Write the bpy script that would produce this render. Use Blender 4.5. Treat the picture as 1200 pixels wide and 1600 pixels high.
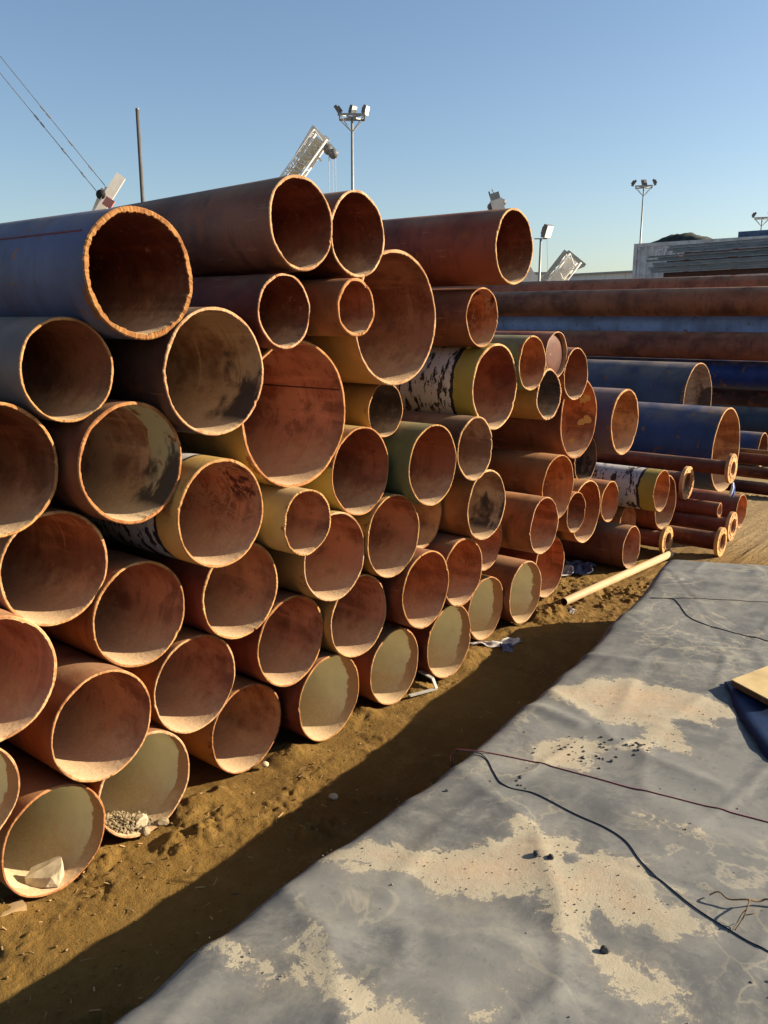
import bpy, bmesh, math, random
import numpy as np
from mathutils import Vector, Matrix

# ------------------------------------------------------------------ camera, sky, sun, exposure
for o in list(bpy.data.objects):
    bpy.data.objects.remove(o)
scene = bpy.context.scene
COL = scene.collection
rad = math.radians
H = 1.70                                  # eye height above the dirt
F_PX, HORIZON, HEADING = 1325.0, 497.0, rad(39.0)   # in a 1200 x 1600 frame
PITCH = math.atan((800 - HORIZON) / F_PX)
# world: X runs along the face of the pipe stack, Y runs along the pipes (into the stack), Z up
cam_d = bpy.data.cameras.new('camera')
cam = bpy.data.objects.new('camera', cam_d)
COL.objects.link(cam)
cam.location = (0, 0, H)
cam.rotation_euler = (rad(90) - PITCH, 0, HEADING - rad(90))
cam_d.sensor_fit = 'VERTICAL'
cam_d.sensor_height = 32.0
cam_d.lens = 32.0 * F_PX / 1600.0
cam_d.clip_start = 0.05
cam_d.clip_end = 6000
scene.camera = cam

SUN = Vector((0.683, -0.625, 0.379)).normalized()      # direction towards the sun
SUN_EL = math.asin(SUN.z)
world = bpy.data.worlds.new('World')
scene.world = world
world.use_nodes = True
wn = world.node_tree.nodes
sky = wn.new('ShaderNodeTexSky')
sky.sky_type = 'NISHITA'
sky.sun_disc = False
sky.sun_elevation = SUN_EL
sky.sun_rotation = math.atan2(SUN.x, SUN.y)
sky.air_density = 1.0
sky.dust_density = 0.9
sky.ozone_density = 2.2
wn['Background'].inputs['Strength'].default_value = 0.058
world.node_tree.links.new(sky.outputs[0], wn['Background'].inputs['Color'])
sun_d = bpy.data.lights.new('sun', 'SUN')
sun_d.energy = 5.0
sun_d.angle = rad(0.5)
sun_d.color = (1.0, 0.84, 0.62)
sun_o = bpy.data.objects.new('sun', sun_d)
COL.objects.link(sun_o)
sun_o.rotation_euler = (-SUN).to_track_quat('-Z', 'Y').to_euler()
sun_o.location = (20, -20, 30)
scene.view_settings.view_transform = 'Standard'
scene.view_settings.look = 'None'
scene.view_settings.gamma = 1
scene.view_settings.use_curve_mapping = False
scene.view_settings.exposure = 1.42
scene.render.engine = 'CYCLES'
scene.cycles.use_denoising = True
scene.cycles.max_bounces = 10
scene.cycles.diffuse_bounces = 6

# ------------------------------------------------------------------ helpers
C_F = Vector((math.cos(HEADING) * math.cos(PITCH), math.sin(HEADING) * math.cos(PITCH), -math.sin(PITCH)))
C_R = Vector((math.sin(HEADING), -math.cos(HEADING), 0))
C_U = Vector((math.cos(HEADING) * math.sin(PITCH), math.sin(HEADING) * math.sin(PITCH), math.cos(PITCH)))
def ray(x, y):
    return C_F + C_R * ((x - 600) / F_PX) - C_U * ((y - 800) / F_PX)
def at_z(x, y, z=0.0):                    # pixel -> point on the level z
    d = ray(x, y); t = (z - H) / d.z
    return Vector((d.x * t, d.y * t, z))
def at_dist(x, y, dist):                  # pixel -> point at a horizontal distance
    d = ray(x, y); t = dist / math.hypot(d.x, d.y)
    return Vector((d.x * t, d.y * t, H + d.z * t))

def tag(o, label=None, category=None, group=None, kind=None):
    for k, v in (('label', label), ('category', category), ('group', group), ('kind', kind)):
        if v: o[k] = v
    return o
def empty(name, loc, rz=0.0):
    o = bpy.data.objects.new(name, None)
    o.empty_display_size = 0.1
    o.location = loc
    o.rotation_euler = (0, 0, rz)
    COL.objects.link(o)
    return o
def link(name, me, parent=None, loc=(0, 0, 0)):
    o = bpy.data.objects.new(name, me)
    COL.objects.link(o)
    o.parent = parent
    o.location = loc
    return o
def mesh_from(name, verts, faces, mat, smooth=True):
    me = bpy.data.meshes.new(name)
    me.from_pydata([tuple(v) for v in verts], [], faces)
    me.materials.append(mat)
    if smooth:
        me.polygons.foreach_set('use_smooth', [True] * len(me.polygons))
    me.update()
    return me

class MB:
    """collects simple solids into one mesh"""
    def __init__(s): s.v = []; s.f = []
    def add(s, vs, fs):
        b = len(s.v); s.v += [tuple(v) for v in vs]; s.f += [tuple(i + b for i in f) for f in fs]; return s
    def box(s, c, size, rot=None):
        c = Vector(c); hx, hy, hz = (Vector(size) / 2)
        vs = []
        for x in (-hx, hx):
            for y in (-hy, hy):
                for z in (-hz, hz):
                    v = Vector((x, y, z))
                    if rot is not None: v = rot @ v
                    vs.append(c + v)
        return s.add(vs, [(0, 1, 3, 2), (4, 6, 7, 5), (0, 4, 5, 1), (2, 3, 7, 6), (0, 2, 6, 4), (1, 5, 7, 3)])
    def tube(s, a, b, r0, r1=None, n=8, caps=True):
        a, b = Vector(a), Vector(b); r1 = r0 if r1 is None else r1
        d = (b - a).normalized()
        u = d.orthogonal().normalized(); w = d.cross(u)
        vs = []
        for p, r in ((a, r0), (b, r1)):
            for k in range(n):
                t = 2 * math.pi * k / n
                vs.append(p + u * (r * math.cos(t)) + w * (r * math.sin(t)))
        fs = [(k, (k + 1) % n, n + (k + 1) % n, n + k) for k in range(n)]
        if caps: fs += [tuple(range(n - 1, -1, -1)), tuple(range(n, 2 * n))]
        return s.add(vs, fs)
    def beam(s, a, b, w, h, up=(0, 0, 1)):
        a, b = Vector(a), Vector(b); d = (b - a); L = d.length; d.normalize()
        sx = d.cross(Vector(up))
        if sx.length < 1e-4: sx = d.cross(Vector((1, 0, 0)))
        sx.normalize(); sz = sx.cross(d)
        R = Matrix((sx, d, sz)).transposed()
        return s.box((a + b) / 2, (w, L, h), R)
    def path(s, pts, r, n=6):
        pts = [Vector(p) for p in pts]; b = len(s.v)
        rr = r if isinstance(r, (list, tuple)) else [r] * len(pts)
        ref = Vector((0, 0, 1))
        for i, p in enumerate(pts):
            d = (pts[min(i + 1, len(pts) - 1)] - pts[max(i - 1, 0)]).normalized()
            u = d.cross(ref)
            if u.length < 1e-3: u = d.cross(Vector((1, 0, 0)))
            u.normalize(); w = u.cross(d)
            for k in range(n):
                t = 2 * math.pi * k / n
                s.v.append(tuple(p + u * (rr[i] * math.cos(t)) + w * (rr[i] * math.sin(t))))
        for i in range(len(pts) - 1):
            for k in range(n):
                s.f.append((b + i * n + k, b + i * n + (k + 1) % n, b + (i + 1) * n + (k + 1) % n, b + (i + 1) * n + k))
        s.f.append(tuple(b + k for k in range(n - 1, -1, -1)))
        e = b + (len(pts) - 1) * n
        s.f.append(tuple(e + k for k in range(n)))
        return s
    def build(s, name, mat, parent=None, smooth=False, loc=(0, 0, 0)):
        me = mesh_from(name, s.v, s.f, mat, smooth)
        return link(name, me, parent, loc)

_rs = np.random.RandomState(7)
_LAT = _rs.rand(256, 256)
def vnoise(x, y):
    xi = np.floor(x).astype(int); yi = np.floor(y).astype(int)
    fx = x - xi; fy = y - yi
    fx = fx * fx * (3 - 2 * fx); fy = fy * fy * (3 - 2 * fy)
    g = lambda a, b: _LAT[a & 255, b & 255]
    return (g(xi, yi) * (1 - fx) + g(xi + 1, yi) * fx) * (1 - fy) + (g(xi, yi + 1) * (1 - fx) + g(xi + 1, yi + 1) * fx) * fy - 0.5
def fbm(x, y, freq, octaves=4, gain=0.5):
    r = 0; a = 1
    for k in range(octaves):
        r = r + a * vnoise(x * freq + 17.3 * k, y * freq + 9.1 * k); freq *= 2.03; a *= gain
    return r

# ------------------------------------------------------------------ node materials
class NT:
    def __init__(s, name):
        s.m = bpy.data.materials.new(name); s.m.use_nodes = True
        s.t = s.m.node_tree; s.n = s.t.nodes; s.l = s.t.links
        s.b = s.n['Principled BSDF']; s.b.inputs['Roughness'].default_value = 0.8; s.b.inputs['Specular IOR Level'].default_value = 0.22
        s.tc = s.n.new('ShaderNodeTexCoord')
        s.info = s.n.new('ShaderNodeObjectInfo')
        off = s.n.new('ShaderNodeVectorMath'); off.operation = 'SCALE'
        cv = s.n.new('ShaderNodeCombineXYZ')
        for k in range(3): s.l.new(s.info.outputs['Random'], cv.inputs[k])
        s.l.new(cv.outputs[0], off.inputs[0]); off.inputs['Scale'].default_value = 40.0
        ad = s.n.new('ShaderNodeVectorMath'); ad.operation = 'ADD'
        s.l.new(s.tc.outputs['Object'], ad.inputs[0]); s.l.new(off.outputs[0], ad.inputs[1])
        s.P = s.tc.outputs['Object']      # local
        s.Q = ad.outputs[0]               # local + random offset for each object
    def val(s, sock, v):
        if hasattr(v, 'links') or isinstance(v, bpy.types.NodeSocket): s.l.new(v, sock)
        else: sock.default_value = v
    def scale(s, v, xyz):
        m = s.n.new('ShaderNodeVectorMath'); m.operation = 'MULTIPLY'
        s.l.new(v, m.inputs[0]); m.inputs[1].default_value = xyz
        return m.outputs[0]
    def noise(s, sc, detail=4, rough=0.55, vec=None, dist=0.0):
        n = s.n.new('ShaderNodeTexNoise'); n.inputs['Scale'].default_value = sc
        n.inputs['Detail'].default_value = detail; n.inputs['Roughness'].default_value = rough
        n.inputs['Distortion'].default_value = dist
        s.l.new(vec if vec is not None else s.Q, n.inputs['Vector'])
        return n.outputs['Fac']
    def math(s, op, a, b=0.0, clamp=False):
        m = s.n.new('ShaderNodeMath'); m.operation = op; m.use_clamp = clamp
        s.val(m.inputs[0], a); s.val(m.inputs[1], b)
        return m.outputs[0]
    def step(s, v, lo, hi):
        m = s.n.new('ShaderNodeMapRange'); m.interpolation_type = 'SMOOTHSTEP'
        s.val(m.inputs['Value'], v); s.val(m.inputs['From Min'], lo); s.val(m.inputs['From Max'], hi)
        return m.outputs[0]
    def mix(s, f, a, b, mode='MIX'):
        m = s.n.new('ShaderNodeMix'); m.data_type = 'RGBA'; m.blend_type = mode
        s.val(m.inputs['Factor'], f)
        for sock, v in ((m.inputs[6], a), (m.inputs[7], b)):
            if isinstance(v, bpy.types.NodeSocket): s.l.new(v, sock)
            else: sock.default_value = tuple(v) + ((1,) if len(v) == 3 else ())
        return m.outputs[2]
    def sep(s, v):
        n = s.n.new('ShaderNodeSeparateXYZ'); s.l.new(v, n.inputs[0]); return n.outputs
    def normal_z(s):
        g = s.n.new('ShaderNodeNewGeometry'); return s.sep(g.outputs['Normal'])[2]
    def bump(s, h, strength=0.3, dist=0.01):
        b = s.n.new('ShaderNodeBump'); b.inputs['Strength'].default_value = strength; b.inputs['Distance'].default_value = dist
        s.l.new(h, b.inputs['Height']); s.l.new(b.outputs[0], s.b.inputs['Normal'])
    def color(s, c):
        if isinstance(c, bpy.types.NodeSocket): s.l.new(c, s.b.inputs['Base Color'])
        else: s.b.inputs['Base Color'].default_value = tuple(c) + (1,)
    def rough(s, r): s.val(s.b.inputs['Roughness'], r)

def plain(name, col, rough=0.7, metal=0.0, vary=0.15, scale=6.0):
    t = NT(name)
    n = t.noise(scale, 5)
    t.color(t.mix(t.step(n, 0.3, 0.75), tuple(c * (1 + vary) for c in col), tuple(c * (1 - vary) for c in col)))
    t.rough(rough); t.b.inputs['Metallic'].default_value = metal
    return t.m

DUST = (0.42, 0.29, 0.165)

def outer_material(name, paint, chip=0.0, top_dust=0.35, base=None):
    """a weathered pipe skin; paint: None = bare rust in the object's own colour, else paint over rust"""
    t = NT(name)
    oc = t.info.outputs['Color']
    big = t.noise(2.6, 5, 0.6); mid = t.noise(11, 6, 0.65)
    drip = t.noise(1.0, 4, 0.6, t.scale(t.Q, (3.0, 26.0, 5.0)))
    grit = t.noise(120, 3, 0.7)
    dark = t.mix(1.0, oc, (0.42, 0.38, 0.42), 'MULTIPLY')
    c = t.mix(t.step(big, 0.38, 0.66), oc, dark)
    c = t.mix(t.math('MULTIPLY', t.step(mid, 0.54, 0.72), 0.55), c, (0.25, 0.075, 0.02))
    c = t.mix(t.math('MULTIPLY', t.step(drip, 0.56, 0.7), 0.55), c, (0.055, 0.026, 0.018))
    scr = t.noise(1.0, 4, 0.6, t.scale(t.Q, (40.0, 5.0, 40.0)))
    c = t.mix(t.math('MULTIPLY', t.step(scr, 0.62, 0.7), 0.4), c, (0.3, 0.17, 0.1))
    if paint:
        pn = t.noise(7, 8, 0.68); fine = t.noise(34, 5, 0.7)
        pm = t.math('ADD', pn, t.math('MULTIPLY', t.math('SUBTRACT', fine, 0.5), 0.35))
        pc = t.mix(t.step(big, 0.35, 0.7), oc, t.mix(1.0, oc, (0.62, 0.6, 0.58), 'MULTIPLY'))
        pc = t.mix(t.math('MULTIPLY', t.step(drip, 0.5, 0.75), 0.35), pc, t.mix(1.0, oc, (0.55, 0.45, 0.36), 'MULTIPLY'))
        rust = t.mix(t.step(mid, 0.35, 0.65), (0.22, 0.085, 0.035), (0.09, 0.04, 0.022))
        y = t.sep(t.P)[1]
        edge = t.math('MULTIPLY', t.math('SUBTRACT', 1.0, t.step(y, 0.0, 0.05)), 0.13)
        c = t.mix(t.step(t.math('ADD', pm, edge), 0.66 - chip, 0.70 - chip), pc, rust)
    nz = t.normal_z()
    dm = t.math('MULTIPLY', t.step(nz, 0.45, 0.98), top_dust)
    dm = t.math('MULTIPLY', dm, t.step(t.noise(5, 5), 0.25, 0.65))
    c = t.mix(dm, c, DUST)
    t.color(c)
    t.rough(t.math('ADD', t.math('MULTIPLY', mid, 0.3), 0.5 if not paint else 0.42))
    t.bump(t.math('ADD', t.math('MULTIPLY', mid, 0.6), t.math('MULTIPLY', grit, 0.25)), 0.35, 0.006)
    return t.m

def coated_material(name):
    """white wrap torn to black, with a bare olive-yellow band next to the mouth"""
    t = NT(name)
    oc = t.info.outputs['Color']
    y = t.sep(t.P)[1]
    big = t.noise(3, 5); ring = t.noise(1.0, 5, 0.7, t.scale(t.Q, (9.0, 42.0, 16.0)), 0.6)
    blot = t.noise(9, 6, 0.7, t.scale(t.Q, (1.0, 1.6, 1.0)))
    white = t.mix(t.step(big, 0.35, 0.7), (0.5, 0.47, 0.47), (0.36, 0.34, 0.33))
    tear = t.math('ADD', t.math('MULTIPLY', ring, 0.55), t.math('MULTIPLY', blot, 0.55))
    c = t.mix(t.step(tear, 0.57, 0.6), white, t.mix(t.step(blot, 0.55, 0.65), (0.012, 0.012, 0.016), (0.07, 0.045, 0.035)))
    band_w = t.math('ADD', 0.085, t.math('MULTIPLY', blot, 0.05))
    inb = t.math('LESS_THAN', y, band_w)
    near = t.math('MULTIPLY', t.math('LESS_THAN', y, t.math('ADD', band_w, t.math('MULTIPLY', ring, 0.035))), 1.0)
    c = t.mix(near, c, (0.014, 0.014, 0.02))
    yel = t.mix(t.step(t.noise(6, 6, 0.7), 0.58, 0.68), t.mix(t.step(big, 0.3, 0.7), oc, t.mix(1.0, oc, (0.7, 0.68, 0.6), 'MULTIPLY')), (0.25, 0.09, 0.03))
    c = t.mix(inb, c, yel)
    t.color(c); t.rough(0.62)
    t.bump(t.math('ADD', t.math('MULTIPLY', t.math('SUBTRACT', 1.0, t.step(tear, 0.57, 0.6)), 0.5), blot), 0.35, 0.004)
    return t.m

def inner_material(name, lined=False, smear=False, splash=False, flake=False, band=False):
    """the inside of a pipe: rust in the object's colour, settled dust below, options for the odd ones"""
    t = NT(name)
    oc = t.info.outputs['Color']
    x, y, z = t.sep(t.P)
    big = t.noise(4.5, 6, 0.62, t.scale(t.Q, (1, 0.8, 1))); mid = t.noise(17, 6, 0.68); grit = t.noise(90, 4, 0.7)
    axial = t.noise(2.0, 5, 0.6, t.scale(t.Q, (8.0, 0.8, 8.0)))
    dark = t.mix(1.0, oc, (0.36, 0.25, 0.24), 'MULTIPLY')
    scab = t.noise(6.5, 8, 0.72, None, 0.5)
    c = t.mix(t.step(big, 0.42, 0.64), oc, dark)
    c = t.mix(t.math('MULTIPLY', t.step(scab, 0.56, 0.61), 0.6), c, t.mix(1.0, oc, (0.25, 0.17, 0.16), 'MULTIPLY'))
    # an old water line: darker and redder above it
    wl = t.math('ADD', z, t.math('MULTIPLY', t.math('SUBTRACT', big, 0.5), 0.16))
    c = t.mix(t.math('MULTIPLY', t.step(wl, 0.02, 0.07), 0.45), c, t.mix(1.0, oc, (0.62, 0.4, 0.34), 'MULTIPLY'))
    c = t.mix(t.math('MULTIPLY', t.step(axial, 0.5, 0.7), 0.5), c, t.mix(1.0, oc, (1.35, 1.25, 1.2), 'MULTIPLY'))
    c = t.mix(t.math('MULTIPLY', t.step(mid, 0.54, 0.7), 0.55), c, (0.10, 0.032, 0.018))
    drip = t.noise(1.0, 5, 0.62, t.scale(t.Q, (4.0, 34.0, 3.0)))
    c = t.mix(t.math('MULTIPLY', t.step(drip, 0.55, 0.66), 0.45), c, t.mix(1.0, oc, (0.45, 0.33, 0.3), 'MULTIPLY'))
    c = t.mix(t.math('MULTIPLY', t.step(drip, 0.38, 0.28), 0.35), c, t.mix(1.0, oc, (1.5, 1.55, 1.7), 'MULTIPLY'))
    pit = t.noise(46, 7, 0.78)
    c = t.mix(t.math('MULTIPLY', t.math('MULTIPLY', t.step(pit, 0.55, 0.62), t.step(big, 0.4, 0.6)), 0.7), c, t.mix(1.0, oc, (0.28, 0.2, 0.2), 'MULTIPLY'))
    c = t.mix(t.math('MULTIPLY', t.math('MULTIPLY', t.step(pit, 0.44, 0.36), t.step(scab, 0.5, 0.42)), 0.4), c, (0.42, 0.25, 0.15))
    if flake:
        fl = t.noise(8, 8, 0.72, None, 0.8)
        c = t.mix(t.math('MULTIPLY', t.step(fl, 0.55, 0.6), t.step(z, -0.02, 0.03)), c, (0.06, 0.016, 0.012))
        c = t.mix(t.math('MULTIPLY', t.step(fl, 0.46, 0.49), t.math('SUBTRACT', 1.0, t.step(fl, 0.5, 0.53))), c, (0.34, 0.2, 0.13))
    if band:
        bw = t.math('ADD', 0.10, t.math('MULTIPLY', mid, 0.09))
        pale = t.mix(t.step(mid, 0.58, 0.64), (0.30, 0.285, 0.2), (0.17, 0.06, 0.03))
        c = t.mix(t.math('LESS_THAN', y, bw), c, pale)
    if lined:
        lw = t.math('ADD', 0.016, t.math('MULTIPLY', t.math('ADD', mid, t.math('SUBTRACT', big, 0.5)), 0.07))
        lin = t.mix(t.step(big, 0.3, 0.7), (0.68, 0.65, 0.46), (0.56, 0.56, 0.41))
        lin = t.mix(t.step(mid, 0.66, 0.72), lin, (0.12, 0.07, 0.04))
        c = t.mix(t.step(y, lw, t.math('ADD', lw, 0.006)), t.mix(0.5, oc, (0.2, 0.11, 0.06)), lin)
    # settled dust: the lower part of the bore, edge broken up by noise
    nz = t.normal_z()
    dn = t.math('ADD', nz, t.math('MULTIPLY', t.math('SUBTRACT', mid, 0.5), 0.9))
    c = t.mix(t.math('MULTIPLY', t.step(dn, 0.35, 0.95), 0.88), c, t.mix(t.step(grit, 0.35, 0.65), (0.62, 0.46, 0.27), (0.5, 0.36, 0.2)))
    c = t.mix(t.math('MULTIPLY', t.step(dn, -0.35, 0.6), 0.28), c, (0.33, 0.22, 0.14))
    if smear:
        sx = t.math('ADD', t.math('MULTIPLY', x, 0.7), t.math('MULTIPLY', z, -0.9))
        sm = t.math('ADD', sx, t.math('MULTIPLY', t.math('SUBTRACT', t.noise(6, 6, 0.62, t.scale(t.Q, (1.0, 2.2, 1.0))), 0.5), 0.42))
        sy = t.math('ADD', y, t.math('MULTIPLY', t.math('SUBTRACT', t.noise(7, 6, 0.62), 0.5), 0.4))
        sm = t.math('MULTIPLY', t.math('MULTIPLY', t.step(sm, 0.11, 0.17), t.math('SUBTRACT', 1.0, t.step(sy, 0.12, 0.2))), 0.9)
        c = t.mix(t.math('MULTIPLY', sm, t.math('SUBTRACT', 1.0, t.step(nz, 0.78, 0.95))), c, (0.022, 0.017, 0.02))
    if splash:
        # two hand-sized dabs of ochre paint on the far wall
        dabs = None
        for (px, py, pz, pr) in ((0.205, 0.05, 0.11, 0.026), (0.215, 0.085, 0.09, 0.022), (0.228, 0.05, -0.03, 0.028), (0.228, 0.09, -0.05, 0.026), (0.16, 0.12, -0.165, 0.02)):
            v = t.n.new('ShaderNodeVectorMath'); v.operation = 'DISTANCE'
            t.l.new(t.P, v.inputs[0]); v.inputs[1].default_value = (px, py, pz)
            d = t.math('ADD', v.outputs['Value'], t.math('MULTIPLY', t.math('SUBTRACT', t.noise(40, 3), 0.5), 0.03))
            k = t.math('LESS_THAN', d, pr)
            dabs = k if dabs is None else t.math('MAXIMUM', dabs, k)
        c = t.mix(dabs, c, (0.5, 0.34, 0.12))
    t.color(c); t.rough(0.78)
    t.bump(t.math('ADD', t.math('MULTIPLY', mid, 0.6), t.math('MULTIPLY', grit, 0.5)), 0.55, 0.006)
    return t.m

def edge_material(name):
    t = NT(name)
    oc = t.info.outputs['Color']
    n = t.noise(22, 6, 0.7); g = t.noise(140, 3)
    c = t.mix(t.step(n, 0.4, 0.68), oc, t.mix(1.0, oc, (0.6, 0.48, 0.4), 'MULTIPLY'))
    pt = t.noise(7, 6, 0.7)
    c = t.mix(t.math('MULTIPLY', t.step(pt, 0.52, 0.64), 0.75), c, (0.2, 0.08, 0.032))
    c = t.mix(t.math('MULTIPLY', t.step(t.noise(60, 5, 0.7), 0.58, 0.66), 0.6), c, (0.14, 0.06, 0.03))
    t.color(c); t.rough(0.85); t.bump(t.math('ADD', n, t.math('MULTIPLY', g, 0.4)), 0.5, 0.004)
    return t.m

M = {}
M['rust'] = outer_material('bare_rusty_steel', None, top_dust=0.4)
M['paint'] = outer_material('chipped_paint_over_rust', True, chip=0.05)
M['primer'] = outer_material('worn_primer_over_rust', True, chip=0.0)
M['wrap'] = coated_material('torn_white_wrap')
M['in_rust'] = inner_material('rusty_bore')
M['in_lined'] = inner_material('lined_bore', lined=True)
M['in_smear'] = inner_material('smeared_bore', smear=True)
M['in_band'] = inner_material('banded_bore', smear=True, band=True)
M['in_flake'] = inner_material('flaking_bore', flake=True)
M['in_splash'] = inner_material('paint_dabbed_bore', splash=True)
M['edge'] = edge_material('cut_steel_edge')
M['flange'] = outer_material('rusty_flange', None, top_dust=0.15)

# ------------------------------------------------------------------ ground
def ground_height(x, y):
    near = np.exp(-((np.clip(y, -5, 9) - 1.9) / 2.2) ** 2) * np.exp(-np.maximum(0, x - 7) / 6.0) * np.exp(-np.maximum(0, -x) / 3.0)
    lump = fbm(x, y, 1.3, 3) * 0.016 + fbm(x, y, 7.0, 4, 0.55) * 0.008
    clod = np.maximum(0, fbm(x + 31, y + 5, 16.0, 3, 0.6) - 0.2) * 0.06
    pit = np.maximum(0, fbm(x + 3, y + 55, 9.0, 3, 0.6) - 0.22) * -0.055
    fine = np.maximum(0, fbm(x + 71, y + 13, 34.0, 3, 0.62) - 0.05) * 0.03 + fbm(x + 9, y + 2, 55.0, 2, 0.6) * 0.006
    rough = np.clip(0.35 + 1.6 * fbm(x + 5, y + 44, 1.9, 3), 0.12, 1.2)      # trampled smooth here, broken there
    h = near * (lump + (clod + pit + fine) * rough)
    # dirt banked up between the lowest pipes, and a spill in front of one of them
    dmin = np.min([np.abs(x - px) for px in (1.14, 1.492, 1.983, 2.368, 2.802, 3.192, 3.724, 4.082, 4.586)], axis=0)
    bank = np.clip((dmin - 0.07) / 0.11, 0, 1) * np.exp(-((y - 2.24) / 0.09) ** 2) * np.clip(0.03 + 0.05 * fbm(x + 8, y, 6.0, 4, 0.6), 0, 0.06) * (x < 5) * (x > 0.6)
    spill = np.exp(-((x - 1.60) / 0.13) ** 2 - ((y - 2.12) / 0.07) ** 2) * np.clip(0.022 + 0.07 * fbm(x + 3, y + 1, 14.0, 4, 0.65), 0, 0.05)
    # keep the dirt from rising through the lowest pipes
    under = np.clip((y - 2.05) / 0.12, 0, 1)
    return np.where(h > 0, h * (1 - 0.8 * under), h) - 0.012 * under + bank + spill

def build_ground():
    def axis(lo, hi, step, far):
        a = list(np.arange(lo, hi + 1e-6, step))
        s = step
        while a[-1] < far: s *= 1.22; a.append(a[-1] + s)
        s = step
        while a[0] > -far: s *= 1.22; a.insert(0, a[0] - s)
        return np.array(a)
    xs = axis(0.5, 5.2, 0.008, 3000); ys = axis(1.2, 2.5, 0.008, 3000)
    X, Y = np.meshgrid(xs, ys, indexing='ij')
    Z = ground_height(X, Y)
    nx, ny = X.shape
    V = np.stack([X, Y, Z], -1).reshape(-1, 3)
    i = np.arange(nx * ny).reshape(nx, ny)
    Fq = np.stack([i[:-1, :-1], i[1:, :-1], i[1:, 1:], i[:-1, 1:]], -1).reshape(-1, 4)
    t = NT('golden_brown_dirt')
    n1 = t.noise(0.9, 5, 0.6, t.P); n2 = t.noise(9, 8, 0.7, t.P); n3 = t.noise(60, 6, 0.75, t.P); n4 = t.noise(260, 3, 0.7, t.P)
    c = t.mix(t.step(n1, 0.35, 0.65), (0.2, 0.116, 0.026), (0.15, 0.084, 0.018))
    c = t.mix(t.math('MULTIPLY', t.step(n2, 0.45, 0.7), 0.6), c, (0.25, 0.155, 0.044))
    c = t.mix(t.math('MULTIPLY', t.step(n3, 0.52, 0.7), 0.5), c, (0.08, 0.042, 0.009))
    c = t.mix(t.math('MULTIPLY', t.step(n4, 0.62, 0.7), 0.45), c, (0.29, 0.2, 0.085))
    far = t.step(t.sep(t.P)[0], 5.6, 7.2)                 # trodden pale sand beyond the stack
    c = t.mix(t.math('MULTIPLY', far, 0.75), c, t.mix(t.step(n2, 0.4, 0.6), (0.30, 0.225, 0.125), (0.24, 0.175, 0.09)))
    t.color(c); t.rough(0.95)
    t.bump(t.math('ADD', t.math('MULTIPLY', n2, 0.7), t.math('ADD', t.math('MULTIPLY', n3, 0.5), t.math('MULTIPLY', n4, 0.18))), 1.0, 0.022)
    me = bpy.data.meshes.new('ground')
    me.vertices.add(len(V)); me.vertices.foreach_set('co', V.ravel())
    me.loops.add(Fq.size); me.loops.foreach_set('vertex_index', Fq.ravel().astype(np.int32))
    me.polygons.add(len(Fq)); me.polygons.foreach_set('loop_start', np.arange(0, Fq.size, 4, dtype=np.int32))
    me.polygons.foreach_set('loop_total', np.full(len(Fq), 4, dtype=np.int32))
    me.polygons.foreach_set('use_smooth', np.ones(len(Fq), dtype=bool))
    me.update(calc_edges=True); me.materials.append(t.m)
    o = link('ground', me)
    o['kind'] = 'structure'
build_ground()
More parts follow.
